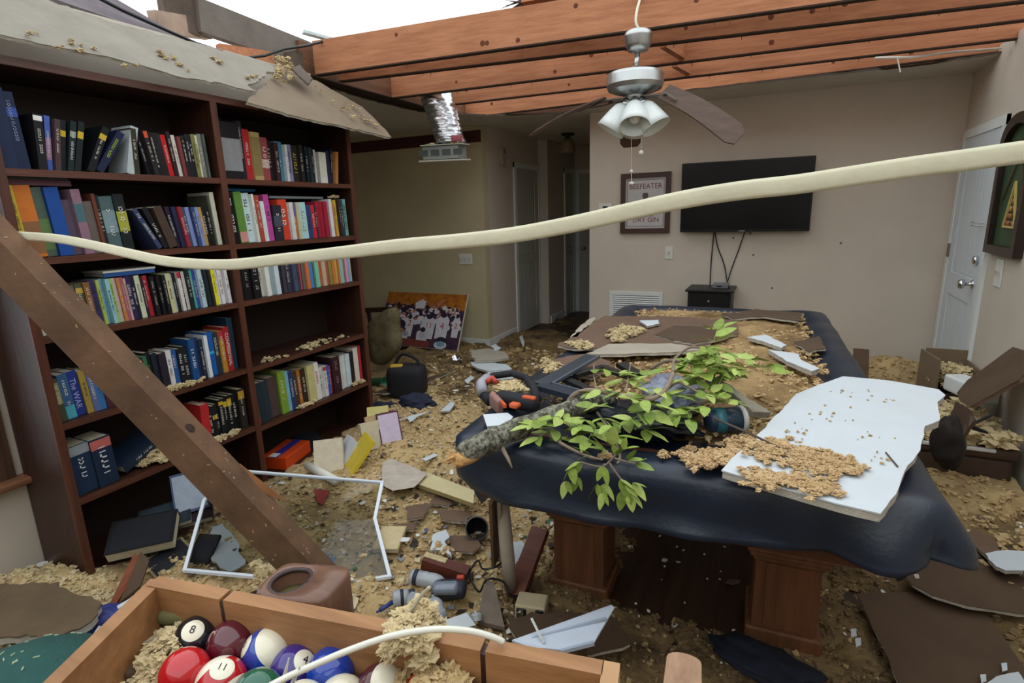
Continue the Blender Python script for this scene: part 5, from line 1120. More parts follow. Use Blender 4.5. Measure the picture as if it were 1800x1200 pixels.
sk.prism([pp(x, y_, .005) for x, y_ in ((.1, .25), (.24, .1), (.26, .12), (.14, .3))], .0008, nn)
for u, v, w_, h_ in ((-.33, .46, .15, .42), (-.14, .48, .12, .34), (.10, .46, .17, .38), (.27, .42, .15, .40), (.43, .42, .08, .36), (-.2, .72, .16, .2), (.05, .7, .14, .2)):
    wm.prism([pp(u + x * w_, v + y_ * h_, .0052) for x, y_ in ((-.3, 0), (.3, 0), (.5, .15), (.45, 1), (-.45, 1), (-.5, .15))], .0008, nn); blob(dk, u, v - .02, w_ * .22, .045, .006)
blob(dk, -.25, .62, .075, .10, .0068); blob(sk, -.25, .72, .07, .05, .0072); blob(dk, .29, .84, .06, .055, .0068); blob(wm, .29, .93, .075, .07, .0062); blob(nb_, .29, .91, .05, .05, .0072)
rd.prism([pp(x, y_, .0055) for x, y_ in ((-.45, .84), (.15, .88), (.16, .99), (-.4, .99))], .0008, nn)
for mb_, nm, c_ in ((wm, 'print_jerseys', '#d2cfd6'), (sk, 'print_faces', '#b5765a'), (dk, 'print_caps', '#2a2438'), (rd, 'print_red_patch', '#7a3a36'), (nb_, 'print_blue_shade', '#7aa4b8')): mb_.build(nm, mat(nm, c_, .5, .12, 20), t)['kind'] = 'stuff'
num = MB()
for s_, u, v, sz in (('65', -.35, .56, .15), ('2', -.13, .58, .14), ('11', .11, .60, .13), ('4', .27, .60, .15), ('2', .43, .58, .13)): add_text(num, s_, sz * .7, pp(u, v, .0076), ux, -dn)
num.build('lettering', mat('poster_red', '#b03a4a', .5, .05), t)
# chair cushion, dark bag, cups
p = PY(672, 590, 4.3); cu = [PY(x, y_, 4.3) for x, y_ in ((652, 566), (692, 540), (698, 580), (700, 612), (676, 640), (664, 636), (655, 605))]
cmb = MB(); cc0 = sum(cu, Vector()) / len(cu); vs = []; sm_ = smooth(cu + cu[:1], 6)[:-1]; nq = len(sm_)
for d_, k_ in ((-.07, .55), (-.065, .85), (-.03, 1.0), (.03, 1.0), (.065, .85), (.07, .55)): vs += [cc0 + (q_ - cc0) * k_ + Vector((.3, 1, 0)) * d_ for q_ in sm_]
cmb.add(vs, [(i*nq+k, i*nq+(k+1) % nq, (i+1)*nq+(k+1) % nq, (i+1)*nq+k) for i in range(5) for k in range(nq)] + [tuple(range(nq))[::-1], tuple(range(5*nq, 6*nq))])
tag(cmb.build('seat_cushion', mat('olive_fabric', '#8a8260', .9, col2='#5a5236', scale=9, bump=.2), None, True), 'stained olive seat cushion standing on edge behind the bookshelf', 'cushion')
t = T('toppled_chair', 'dark wooden chair back half hidden behind the cushion', 'chair', PY(650, 620, 4.6))
MB().beam(PY(640, 545, 4.6), PY(700, 543, 4.6), .03, .05).build('top_rail', DARKWOOD[0], t); MB().beam(PY(648, 548, 4.6), PY(662, 640, 4.6), .03, .035).build('post', DARKWOOD[2], t); MB().beam(PY(690, 546, 4.6), PY(655, 585, 4.6), .025, .025).build('brace', DARKWOOD[2], t); MB().beam(PY(640, 600, 4.6), PY(705, 610, 4.6), .03, .04).build('seat_rail', DARKWOOD[0], t)
p = PF(716, 668, .10); t = T('black_bag', 'black bag with a yellow patch near the poster', 'bag', p)
mb = MB().rbox(p, (.30, .22, .26), .06, Rz(20)); mb.build('body', BK2, t, True)
MB().rbox(p + Vector((-.05, -.06, .125)), (.10, .06, .03), .012, Rz(30)).build('yellow_patch', mat('bag_yellow', '#c09a30', .6, .1), t, True)
MB().tube(smooth([p + Vector((-.12, 0, .1)), p + Vector((-.05, .02, .2)), p + Vector((.08, .03, .17)), p + Vector((.13, .02, .08))]), .012, 6).build('handle', BK2, t, True)
p = PF(664, 672, .04); t = T('green_cup', 'green plastic cup lying by the bookshelf corner', 'cup', p)
Rc = Rz(8) @ Matrix.Rotation(PI / 2, 3, 'Y'); GRN = mat('green_plastic', '#2f7a55', .4, .08)
MB().lathe([(.038, -.06), (.05, .06), (.053, .06), (.053, .066), (.046, .062), (.034, -.055), (.004, -.055)], p, 20, Rc).build('cup_body', GRN, t, True); MB().lathe([(.038, -.066), (.038, -.058)], p, 20, Rc).build('base_rim', GRN, t)
p = PF(803, 634, .03); t = T('metal_cup', 'shiny metal cup below the poster corner', 'cup', p)
MB().lathe([(.04, -.03), (.045, .0), (.045, .045), (.042, .045), (.04, -.02), (.004, -.022)], p, 20, Matrix.Rotation(.5, 3, 'X')).build('cup_body', CHROME, t, True); MB().tube([p + Vector((.04, 0, .02)), p + Vector((.065, 0, .01)), p + Vector((.04, 0, -.015))], .005, 6).build('handle', CHROME, t, True)
GB = 'broken white plasterboard in front of the hallway'
def fsheet(name, label, cat, px, dz, th, M, amp=.008, seg=.05, seed=1, grp=None, edge=GYPE, tilt=0):
    ps = [PF(x, y, dz) for x, y in px]; z = max(p.z for p in ps); zc_ = sum(p.z for p in ps) / len(ps)
    z = zc_ + .6 * (z - zc_); ps = [PZ(x, y, z + tilt * i) for i, (x, y) in enumerate(px)]
    return sheet(name, label, cat, ps, th, M, amp, seg, grp, edge, seed)
fsheet('plasterboard_slab', 'topmost cracked pale plasterboard slab near the hallway', 'plasterboard', [(824, 616), (860, 612), (888, 618), (894, 628), (868, 633), (834, 634)], .10, .02, GYPG, .012, .06, 31, GB)
fsheet('plasterboard_slab', 'pale plasterboard slab below the cracked one near hallway', 'plasterboard', [(826, 636), (862, 636), (892, 640), (900, 648), (860, 652), (838, 646)], .06, .02, GYPW, .014, .06, 32, GB)
fsheet('plasterboard_slab', 'white plasterboard slab lowest of the heap near hallway', 'plasterboard', [(856, 652), (894, 648), (908, 656), (902, 665), (860, 667)], .05, .02, GYPW, .012, .06, 33, GB)
fsheet('plasterboard_slab', 'white plasterboard scrap right of the crowd poster foot', 'plasterboard', [(862, 608), (872, 604), (880, 612), (870, 616)], .12, .015, GYPW, .01, .04, 34, GB)
fsheet('plasterboard_slab', 'slim white scrap standing by the hallway skirting', 'plasterboard', [(913, 592), (918, 588), (922, 604), (919, 609)], .06, .012, GYPW, .005, .04, 35, GB)
fsheet('white_scrap', 'folded white scrap left of the pouch', 'scrap', [(816, 668), (828, 660), (834, 664), (822, 674)], .03, .01, GYPW, .004, .03, 36)
fsheet('white_scrap', 'white wooden strip scrap on tan debris beside the cover', 'scrap', [(774, 722), (792, 706), (800, 708), (790, 722)], .03, .012, GYPW, .002, .04, 37)
fsheet('white_scrap', 'long torn white paper scrap behind the leaning books', 'scrap', [(690, 742), (722, 730), (758, 722), (738, 730), (720, 742), (716, 734)], .02, .004, GYPW, .004, .03, 38)
fsheet('white_scrap', 'white card scrap at the broken end of branch', 'scrap', [(742, 806), (764, 796), (770, 800), (748, 810)], .03, .006, GYPW, .002, .03, 39)
crumple('navy_cloth', 'navy cloth lump on the debris right of bookshelf', 'cloth', PF(733, 706, .02), Rz(-10), .13, .09, .05, mat('navy_cloth', '#23263a', .85, .2), 4, 2, .4)
crumple('navy_cloth', 'flat navy cloth beside the bookshelf foot', 'cloth', PF(680, 716, .01), Rz(0), .16, .06, .03, mat('navy_cloth', '#23263a', .85, .2), 8, 2, .4)
fsheet('brown_board', 'long brown plasterboard strip behind the leaning books', 'plasterboard', [(655, 690), (720, 672), (800, 650), (760, 668), (700, 690)], .02, .012, GYPB2, .012, .06, 40)

# ================================================================== FLOOR BOOKS AND LITTER BY THE BOOKSHELF
FB = 'books fallen on the floor'
def fbook(label, x, y, dz, rz, rx, ry, w_, h_, d_, col, **k):
    p = PF(x, y, dz); R = Rz(rz) @ Matrix.Rotation(math.radians(ry), 3, 'Y') @ Matrix.Rotation(math.radians(rx), 3, 'X'); return flat_book(label, p, R, w_, h_, d_, col, FB, **k)
p = PF(505, 806, .03); t = T('game_box', 'orange box with blue band on the floor by the bookshelf', 'box', p); R = Rz(15)
MB().rbox(p + Vector((0, 0, .03)), (.16, .26, .075), .004, R).build('carton', mat('orange_box', '#c84418', .4, .06), t)
MB().box(p + Vector((0, 0, .0685)) + R @ Vector((.0, 0, 0)), (.05, .261, .001), R).build('blue_band', mat('blue_band', '#33308a', .4, .1), t)
MB().box(p + Vector((0, 0, .0692)) + R @ Vector((-.01, -.10, 0)), (.05, .05, .001), R).build('price_label', mat('price_label', '#d8d8d4', .5, .03), t)
fbook('thick cream-paged book standing open-edged beside the orange box', 580, 806, .06, 40, 62, 0, .06, .20, .15, '#c8bca4', seed=3)
fbook('yellow picture book leaning behind the thick cream book', 630, 803, .05, -35, 50, 0, .015, .24, .17, '#d2b82e', pict='#cdb540', seed=4)
fbook('white book tucked between the thick and yellow books', 607, 800, .05, -30, 55, 0, .018, .20, .14, '#c9ccd2', seed=5)
fbook('cream book standing on its edge in leaning group', 650, 765, .07, 60, 75, 0, .03, .16, .11, '#c9bfa0', seed=6)
fbook('tan book second in the leaning group near bookshelf', 664, 757, .07, 60, 70, 0, .02, .19, .13, '#b39a70', seed=7)
fbook('white and purple book rightmost of the leaning group', 684, 752, .07, 55, 68, 0, .015, .19, .13, '#5a3040', pict='#cbbcd0', seed=8)
fbook('pale yellow book lying behind the leaning group', 665, 733, .05, 40, 14, 0, .02, .20, .14, '#c8bc78', seed=9)
fbook('black book lying behind the orange box', 545, 780, .04, 70, 14, 0, .02, .21, .15, '#22242a', seed=10)
fbook('dark book with magenta mark behind the orange box', 540, 788, .03, 30, 8, 0, .018, .17, .12, '#2c2028', band=('#a03a5a', .3, .7), seed=11)
p0, p1 = PF(541, 818, .05), PF(592, 846, .04)
tag(MB().tube([p0, p1], .022, 16).tube([p0 - (p1 - p0) * .02, p0], .014, 12).build('paper_roll', mat('paper_white', '#ddd9cc', .7, .05), None, True), 'rolled white paper tube before the thick cream book', 'paper roll')
fsheet('plastic_sleeve', 'clear plastic sleeve with pink print beside the cream board', 'plastic sleeve', [(672, 812), (690, 806), (752, 832), (728, 856), (690, 862), (670, 850)], .035, .004, mat('pink_plastic', '#c4b8aa', .25, .2, 14, coat=.4), .004, .05, 41, edge=mat('pink_plastic', '#c4b8aa', .25, .2, 14, coat=.4))
a = fsheet('cream_board', 'cream painted wooden board under the cover corner', 'board', [(752, 830), (834, 862), (832, 884), (734, 850)], .055, .022, mat('cream_paint', '#c9bc90', .6, .08, 8), .001, .2, 42, edge=mat('cream_wood_edge', '#9c8a5c', .7, .1))
for i, (lab, px) in enumerate((('brown shard left of black can on the rubble', [(712, 890), (760, 884), (745, 908), (715, 912)]), ('flat brown shard above the white chip', [(768, 896), (830, 898), (820, 918), (775, 912)]), ('brown slab shard beside the white chip', [(790, 942), (830, 938), (846, 958), (830, 970), (795, 966)]), ('dark brown shard under the window sash edge', [(690, 922), (735, 914), (728, 930), (700, 934)]), ('brown shard behind the cream board', [(768, 868), (800, 876), (790, 890), (756, 884)]))):
    fsheet('plasterboard_shard', lab, 'plasterboard', px, .03, .012, GYPB, .008, .03, 50 + i, 'brown plasterboard shards in the rubble')
fsheet('white_chip', 'torn white plasterboard chip in the middle of the rubble', 'plasterboard', [(762, 938), (784, 930), (790, 944), (782, 950), (794, 978), (780, 966), (756, 966)], .05, .014, GYPW, .005, .03, 56)
clump_ = PF(775, 972, .02); fluff('insulation_clump', 'orange insulation wad on the torn white chip', [clump_ + Vector((random.gauss(0, .03), random.gauss(0, .02), random.uniform(0, .03))) for _ in range(40)], rng.uniform(.006, .016, 40), FLUFFO)
fbook('cream paperback with barcode beside the bent sash frame', 686, 950, .03, 22, 6, 0, .018, .15, .11, '#c0ae84', pict='#c9b78e', seed=12)
p = PF(712, 948, .055); tag(MB().box(p, (.035, .028, .002), Rz(22)).build('barcode_label', mat('label_white', '#dcdce0', .5, .03)), 'white barcode label on the cream paperback', 'label')
# black can
p = PF(838, 928, .05); d = (Vector((0, 0, CH)) - p).normalized(); Rr = d.to_track_quat('Z', 'Y').to_matrix()
t = T('black_can', 'open black can lying in the rubble, mouth to the camera', 'can', p)
MB().lathe([(.002, -.08), (.046, -.08), (.048, .03), (.050, .034), (.046, .034)], p, 24, Rr, split=True).build('can_body', mat('can_grey', '#454240', .5, .2), t, True); MB().lathe([(.0455, .033), (.042, .0), (.042, -.06), (.002, -.06)], p, 24, Rr, split=True).build('can_inside', mat('can_dark', '#080808', .9, .1), t, True); MB().lathe([(.052, .026), (.052, .034), (.046, .036)], p, 24, Rr, split=True).build('rim', mat('rim_grey', '#4a4848', .5, .1), t, True)
# red-brown block, red-brown plank, upright post and pipe
a, b = PF(745, 985, .05), PF(822, 1010, .05); t = T('wood_block', 'red-brown wooden block among the bottles', 'wood', a)
MB().beam(a, b, .055, .045).build('block', wood('red_wood', '#6b3524', '#49221a', 0, .5), t); MB().beam(a + Vector((0, .01, .023)), a + (b - a) * .5 + Vector((0, .01, .024)), .03, .004).build('dust_patch', FLUFFP, t)
a, b = PF(905, 1050, .03), PF(950, 930, .18)
tag(MB().beam(a, b, .07, .03).build('red_plank', wood('red_wood2', '#7a3f28', '#54281a', 0, .5)), 'red-brown plank leaning beside the near left table leg', 'plank')
a, b = PF(872, 985, .06), PY(868, 872, 1.55)
t = T('brown_post', 'brown plasterboard strip standing upright under the cover corner', 'plasterboard', a)
MB().beam(a, b, .065, .012, (1, 0, 0)).build('strip', GYPB, t); MB().beam(a + Vector((.03, -.012, 0)), b + Vector((.025, -.012, 0)), .012, .012).build('pale_edge', GYPG, t)
a, b = PF(898, 1035, .05), PY(880, 850, 1.60)
tag(MB().tube([a, a.lerp(b, .3), b], [.024, .026, .024], 14).build('grey_pipe', mat('grey_pvc', '#a89c8e', .5, .12, 9), None, True), 'pale grey pipe standing behind the brown strip', 'pipe')
fsheet('white_plate', 'white cover plate leaning against the red-brown plank', 'plate', [(892, 954), (918, 950), (926, 962), (906, 992), (894, 984)], .07, .006, GYPW, .001, .1, 57, edge=WHITE)
a = PF(862, 1098, .03); b = PF(860, 1022, .10)
tag(MB().prism([a + Vector((-.05, 0, 0)), a + Vector((.05, .01, 0)), b + Vector((.022, 0, 0)), b + Vector((-.018, 0, .01))], .02).build('grey_shingle', mat('grey_shingle', '#75695c', .9, .12, 30, .3)), 'tapered grey-brown shingle in front of the pipe', 'shingle')
# bottles
BOT = mat('clear_plastic', '#ccd4da', .10, .2, 14, spec=.6, trans=.5); LBL = mat('bottle_label', '#2a2c38', .5, .1); TEAL = mat('teal_label', '#3f9aa8', .4, .1)
def bottle(label, a, b, r, band=None, cap=LBL):
    d = (b - a); L = d.length; d.normalize(); u = d.cross(Vector((0, 0, 1))).normalized(); R = Matrix((u, d.cross(u), d)).transposed()
    t = T('plastic_bottle', label, 'bottle', a, 'plastic bottles in the rubble')
    prof = [(r * .8, 0), (r, L * .05)] + [(r * (1 - .05 * (i % 2)), L * (.08 + .07 * i)) for i in range(7)] + [(r, L * .62), (r * .85, L * .75), (r * .42, L * .88), (r * .38, L * .92)]
    MB().lathe(prof, a, 18, R).build('body', BOT, t, True); MB().lathe([(r * .44, L * .91), (r * .44, L), (r * .3, L)], a, 14, R).build('cap', cap, t)
    if band: MB().lathe([(r * 1.02, L * band[0]), (r * 1.02, L * band[1])], a, 18, R).build('label', band[2], t, True)
bottle('clear bottle with black straps, uppermost of the bottles', PF(722, 1012, .04), PF(792, 1028, .045), .030, (.1, .2, LBL))
bottle('ribbed clear bottle with teal label behind the tray', PF(745, 1088, .06), PF(722, 1040, .07), .034, (.02, .14, TEAL))
bottle('short clear bottle with dark band, left among the bottles', PF(690, 1052, .05), PF(728, 1046, .06), .028, (.35, .5, LBL), WHITE)
bottle('silver bottle neck between shingle and bottles', PF(772, 1088, .05), PF(760, 1050, .07), .030, None, STEEL)
bottle('small grey jar beside the shingle', PF(838, 1092, .03), PF(836, 1074, .06), .022, None, STEEL)
p = PF(790, 1035, .05); t = T('safety_goggles', 'dark goggles with grey lens among the bottles', 'goggles', p)
MB().rbox(p, (.13, .08, .05), .02, Rz(25)).build('frame', mat('goggle_frame', '#272a36', .5, .1), t, True); MB().rbox(p + Rz(25) @ Vector((-.01, -.02, .02)), (.10, .055, .04), .018, Rz(25)).build('lens', mat('goggle_lens', '#77818d', .1, .1, coat=.5), t, True); MB().rbox(p + Rz(25) @ Vector((.04, .03, .025)), (.03, .02, .02), .006, Rz(25)).build('clip', mat('red_clip', '#b8402c', .45, .05), t, True)
tag(MB().tube([PF(690, 1058, .05), PF(668, 1072, .05)], .008, 10).tube([PF(668, 1072, .05), PF(662, 1076, .05)], .004, 8).build('blue_marker', mat('marker_blue', '#2c3a78', .4, .05), None, True), 'blue marker pen lying left of the bottles', 'marker')
fsheet('white_scrap', 'white card scrap behind the tray rim', 'scrap', [(776, 1092), (820, 1076), (836, 1098), (800, 1108), (780, 1106)], .05, .004, GYPW, .003, .03, 58)
p = PF(935, 1068, .05); t = T('junction_box', 'beige electrical box with open terminals on the rubble', 'electrical box', p)
MB().rbox(p, (.11, .08, .07), .008, Rz(12)).build('case', mat('beige_box', '#b6a886', .6, .12), t); MB().rbox(p + Rz(12) @ Vector((-.03, -.035, .01)), (.035, .02, .03), .004, Rz(12)).build('terminal', BLACK, t); MB().rbox(p + Rz(12) @ Vector((.035, -.035, .01)), (.03, .02, .035), .004, Rz(12)).build('terminal', BLACK, t)
MB().lathe([(.012, 0), (.012, .02)], p + Rz(12) @ Vector((-.03, -.04, .01)), 10, Matrix.Rotation(PI / 2, 3, 'X')).build('screw', STEEL, t)
cable('black wire looping over the pipe to the junction box', [PY(852, 858, 1.5), PF(880, 900, .1), PF(890, 958, .08), PF(880, 990, .1), PF(850, 1000, .09), PF(840, 985, .08), PF(826, 1008, .05), PF(842, 1040, .05), PF(856, 1018, .12), PF(884, 1022, .1), PF(900, 1046, .06), PF(925, 1040, .05), PF(938, 1010, .05), PF(945, 985, .06)], .004)
# white corner trim
t = T('window_trim', 'white ribbed plastic trim corner behind the tray', 'trim', PF(1000, 1110, .05))
z_ = .30
q = [PZ(900, 1128, z_), PZ(1074, 1066, z_ + .03), PZ(1080, 1070, z_ + .03), PZ(1044, 1132, z_), PZ(985, 1145, z_), PZ(930, 1140, z_)]
MB().prism(q, .008).build('panel', mat('white_pvc', '#cfd9e6', .4, .04), t)
MB().beam(PZ(935, 1122, z_ + .008), PZ(1066, 1086, z_ + .036), .006, .008).build('rib', mat('pvc_rib', '#b4c0d0', .4, .04), t); MB().beam(PZ(985, 1145, z_ + .006), PZ(1044, 1130, z_ + .006), .008, .012).build('rib', mat('pvc_rib', '#b4c0d0', .4, .04), t)
MB().bb(PZ(1000, 1110, z_) - Vector((.05, .05, .2)), PZ(1000, 1110, z_) + Vector((.04, .05, -.012))).build('block_under', GYPB2, t)
tag(MB().tube([PZ(934, 1086, z_ + .06), PZ(956, 1130, z_ + .012)], .004, 6).build('white_stick', WHITE), 'thin white stick stuck in the trim corner', 'stick')
fsheet('brown_board', 'brown plasterboard slab under the white trim corner', 'plasterboard', [(890, 1085), (980, 1075), (1085, 1085), (1110, 1130), (1040, 1150), (920, 1140)], .06, .014, GYPB2, .01, .05, 59)

# books and litter at the foot of the left bay
def obook(label, p, n, u, w_, h_, d_, col, **k):
    n = Vector(n).normalized(); u = Vector(u); u = (u - n * u.dot(n)).normalized(); R = Matrix((u, n.cross(u), n)).transposed(); return flat_book(label, p, R, w_, h_, d_, col, FB, **k)
obook('thick black book with white pages, lying by bookshelf foot', PX(256, 946, -2.38), (.26, -.30, .92), (-.72, .70, .2), .05, .25, .17, '#1a1a1c', pict='#1f1f23', seed=13)
obook('black and white back cover of a book near the sash', PX(300, 985, -2.26), (.25, -.28, .93), (-.95, .2, 0), .024, .17, .12, '#8a7c58', pict='#22242a', seed=14)
p_ = PX(318, 972, -2.27); nB = Vector((.42, -.40, .80)).normalized()
obook('small black book with a label under the glass', PX(360, 966, -2.14), (.30, -.36, .88), (.9, .4, 0), .014, .13, .09, '#1e1e22', pict='#2a2a30', seed=15)
obook('blue and white book wedged under the beam', PX(335, 866, -2.40), (.6, -.5, .62), (.5, .8, 0), .03, .19, .14, '#3a4a68', pict='#8f99a6', seed=16)
obook('dark book lying behind the sash corner', PX(292, 912, -2.42), (.2, -.3, .93), (-.8, .6, .3), .025, .21, .15, '#222a30', pict='#2b343b', seed=17)
obook('dark maroon book lying under the blue and white one', PX(345, 892, -2.38), (.3, -.3, .9), (.6, .8, 0), .03, .2, .14, '#2a1e22', seed=18)
a, b, c = PF(192, 1062, .02), PF(236, 972, .12), PF(262, 985, .10)
t = T('broken_wood_sliver', 'orange-brown broken wood sliver sticking up before the bookshelf', 'wood', a)
MB().prism([a, a + Vector((.03, .0, 0)), c + Vector((-.03, 0, 0)), b], .016).build('sliver', wood('orange_wood', '#8f4a28', '#6a3218', 1, .5), t)
MB().prism([a + Vector((.025, .02, 0)), PF(246, 1030, .04), c, b + Vector((.01, .02, 0))], .012).build('dark_side', GYPB2, t)
fsheet('plasterboard_chunk', 'large brown plasterboard chunk on the floor at the left wall', 'plasterboard', [(-60, 1050), (0, 1026), (60, 1022), (110, 1032), (165, 1052), (172, 1078), (140, 1104), (80, 1122), (20, 1118), (-60, 1110)], .10, .03, mat('drywall_olive_paper', '#6a5842', .9, col2='#54442f', scale=6, bump=.3, bscale=50), .016, .04, 60)
a, b = PX(-5, 1022, XL + .02), PX(88, 985, XL + .03)
tag(MB().prism(ragged([a, b, b + Vector((.06, .02, -.06)), a + Vector((.08, 0, -.05))], .008, .03, 7), .01).build('torn_skirting', WHITE), 'torn white skirting strip at the foot of left wall', 'skirting')
crumple('blue_bag', 'blue patterned packet left of the wooden tray', 'packet', PF(178, 1092, .03), Rz(35), .15, .07, .04, mat('blue_packet', '#3d4480', .4, .35, 14, .2), 5, 3, .4)
tag(MB().beam(PF(205, 1070, .06), PF(250, 1044, .06), .02, .01).build('white_strip', WHITE), 'short white strip behind the left tray corner', 'strip')
crumple('white_tissue', 'crumpled white paper beside the left end of tray', 'paper', PF(172, 1160, .10), Rz(0), .07, .10, .07, mat('tissue', '#d5d8dc', .7, .06), 9, 3, .6)
gcush = crumple('green_cushion', 'dusty dark green felt cushion in the lower left corner', 'cushion', PZ(55, 1268, .16), Rz(20), .27, .25, .20, mat('green_felt', '#2c5650', .85, .15, 16, .3), 1, .8, .12)
flg = MB(); gv = [v for v in gcush.data.vertices if v.normal.z > .2]
for v_ in random.sample(gv, min(44, len(gv))): flg.box(v_.co + v_.normal * .002, (random.uniform(.004, .02), .003, .003), v_.normal.to_track_quat('Z', 'Y').to_matrix() @ Rz(random.uniform(20, 70)))
tag(flg.build('dust_flecks', mat('green_dust', '#a8b898', .9, .1)), 'pale dust flecks on the green felt cushion', 'flecks', kind='stuff')
# ------------------------------------------------------------------ storm window sash lying on the rubble
K = [PZ(400, 826, .345), PZ(672, 848, .30), PZ(659, 912, .235), PZ(685, 1013, .115), PZ(600, 1027, .115), PZ(325, 1002, .115), PZ(359, 880, .27)]
t = T('storm_window', 'white-framed glass storm window lying bent on the rubble', 'window', K[5])
WF = mat('white_aluminium', '#dfe6ee', .35, .03)
for i in range(len(K)):
    a, b = K[i], K[(i + 1) % len(K)]
    d_ = (b - a).normalized() * .008; MB().beam(a - d_ * .7, b + d_ * .7, .014, .012).build('frame_rail', WF, t)
GLASS = bpy.data.materials.new('sash_glass'); GLASS.use_nodes = True; b_ = GLASS.node_tree.nodes['Principled BSDF']
b_.inputs['Base Color'].default_value = (.70, .72, .71, 1); b_.inputs['Roughness'].default_value = .05; b_.inputs['Transmission Weight'].default_value = 1; b_.inputs['IOR'].default_value = 1.3
cK = sum(K, Vector()) / len(K)
MB().add(K + [cK], [(i, (i + 1) % len(K), len(K)) for i in range(len(K))]).build('pane', GLASS, t).modifiers.new('thickness', 'SOLIDIFY').thickness = .003
fsheet('white_chip', 'pale rounded plasterboard piece under the storm window glass', 'plasterboard', [(372, 925), (392, 920), (420, 955), (432, 990), (405, 1005), (372, 985)], .02, .012, GYPW, .01, .05, 61)
fsheet('red_scrap', 'red card scrap under the storm window glass', 'scrap', [(552, 858), (580, 862), (568, 888), (556, 880)], .015, .004, mat('red_card', '#8a3430', .7, .1), .003, .03, 62, edge=mat('red_card', '#8a3430', .7, .1))
crumple('blue_tarp', 'blue plastic scrap under the storm window by the beam foot', 'plastic', PF(572, 988, -.01), Rz(0), .07, .04, .02, mat('blue_plastic', '#2f5a80', .3, .2), 3, 3, .5)
# ------------------------------------------------------------------ fallen roof beam
b0, b1 = PD(548, 1006, 1.95), PD(52, 492, 1.78); d = (b1 - b0); q1 = b0 + d * ((XL + .05 - b0.x) / d.x); b0 = b0 - d * .06
t = T('roof_beam', 'dirty brown roof timber leaning across the bookshelf', 'timber beam', b0)
dd = d.normalized(); vw = (Vector((0, 0, CH)) - (b0 + q1) / 2); vw = (vw - dd * vw.dot(dd)).normalized(); ee = dd.cross(vw)
if ee.z < 0: ee = -ee
MB().beam(b0, q1, .088, .112, up=ee * math.cos(.68) + vw * math.sin(.68)).build('timber', BEAM, t)
n2 = ee * math.cos(.68) + vw * math.sin(.68); n1 = vw * math.cos(.68) - ee * math.sin(.68)
kp = b0 + (q1 - b0) * .30 + n2 * .055 + n1 * .01; MB().lathe([(.018, 0), (.017, .003), (.006, .004)], kp, 12, n2.to_track_quat('Z', 'Y').to_matrix()).build('knot', mat('beam_knot', '#33241a', .8, .2), t)
scf = MB(); rr_ = random.Random(3)
for _ in range(46):
    on2 = rr_.random() < .6; cq = b0 + (q1 - b0) * rr_.uniform(.02, .7) + (n2 * .0565 + n1 * rr_.uniform(-.04, .04) if on2 else n1 * .0445 + n2 * rr_.uniform(-.05, .05)); nq_ = n2 if on2 else n1
    scf.box(cq, (rr_.uniform(.003, .012), rr_.uniform(.002, .005), .002), nq_.to_track_quat('Z', 'Y').to_matrix() @ Rz(rr_.uniform(0, 180)))
scf_o = scf.build('plaster_scuff', mat('beam_scuff', '#9c8468', .9, .2), t); scf_o['kind'] = 'stuff'
sp_ = MB()
for k_ in range(5): sp_.tube([b0 + (q1 - b0) * (.18 + .01 * k_) + n2 * .05 + n1 * (-.03 - .004 * k_), b0 + (q1 - b0) * (.15 - .005 * k_) + n2 * (.062 + .004 * k_) + n1 * (-.045 - .004 * k_)], [.006, .001], 5)
sp_.build('splinter', mat('beam_splinter', '#8a5a34', .8, .15), t)

# ================================================================== RIGHT SIDE
BRL = mat('brown_leather', '#4a382c', .55, .15, 10, .1)
p = PF(1770, 850, 0); by = p.y; t = T('ottoman', 'low dark brown storage ottoman by the right wall', 'ottoman', (.98, by + .3, 0))
x0 = min(PZ(1700, 850, .03).x, XR - .56); R = Rz(0)
MB().rbox((x0 + .26, by + .33, .13), (.50, .62, .22), .03, R).build('body', BRL, t, True); MB().rbox((x0 + .26, by + .33, .265), (.53, .65, .06), .02, R).build('lid', BRL, t, True)
MB().rbox((x0 + .27, by + .005, .285), (.30, .02, .018), .004, R).build('white_edge', WHITE, t)
P = [(x0 + .26 + random.uniform(-.24, .24), by + .33 + random.uniform(-.3, .3), .30 + random.uniform(0, .05)) for _ in range(170)]
fluff('insulation_drift', 'pale insulation heaped on the brown ottoman', P, rng.uniform(.015, .045, 170), FLUFFP)
A_, B_, C_ = PY(1682, 690, 3.72), PY(1792, 601, 3.80), PY(1706, 714, 3.42); nP = (B_ - A_).cross(C_ - A_)
def on_board(x, y_):
    d_ = Vector(ray(x, y_)); c_ = Vector((0, 0, CH)); return c_ + d_ * (nP.dot(A_ - c_) / nP.dot(d_))
K = [on_board(x, y_) for x, y_ in ((1682, 690), (1700, 668), (1792, 601), (1803, 602), (1806, 652), (1790, 668), (1706, 714), (1688, 706))]
sheet('leaning_board', 'large dark brown board tilted above the ottoman', 'board', K, .02, GYPB2, .004, .08, None, GYPB, 63)
p = PY(1665, 670, 4.45); p.x = .955; t = T('broken_box', 'torn grey-brown cardboard box below the white door', 'box', (p.x, p.y, 0))
CB = mat('cardboard', '#77664f', .9, .12, 8)
zt = PY(1660, 613, 4.45).z
MB().bb((p.x - .03, p.y - .005, .05), (p.x + .20, p.y + .005, zt)).build('flap', CB, t); MB().box((p.x - .03, p.y - .14, zt / 2 + .03), (.012, .30, zt - .08), Rz(8)).build('side', CB, t); MB().bb((p.x + .19, p.y - .3, .05), (p.x + .20, p.y, zt - .06)).build('side', CB, t); MB().bb((p.x - .03, p.y - .3, .05), (p.x + .20, p.y - .29, zt - .22)).build('front', mat('cardboard_dark', '#4a3a2e', .9, .12), t)
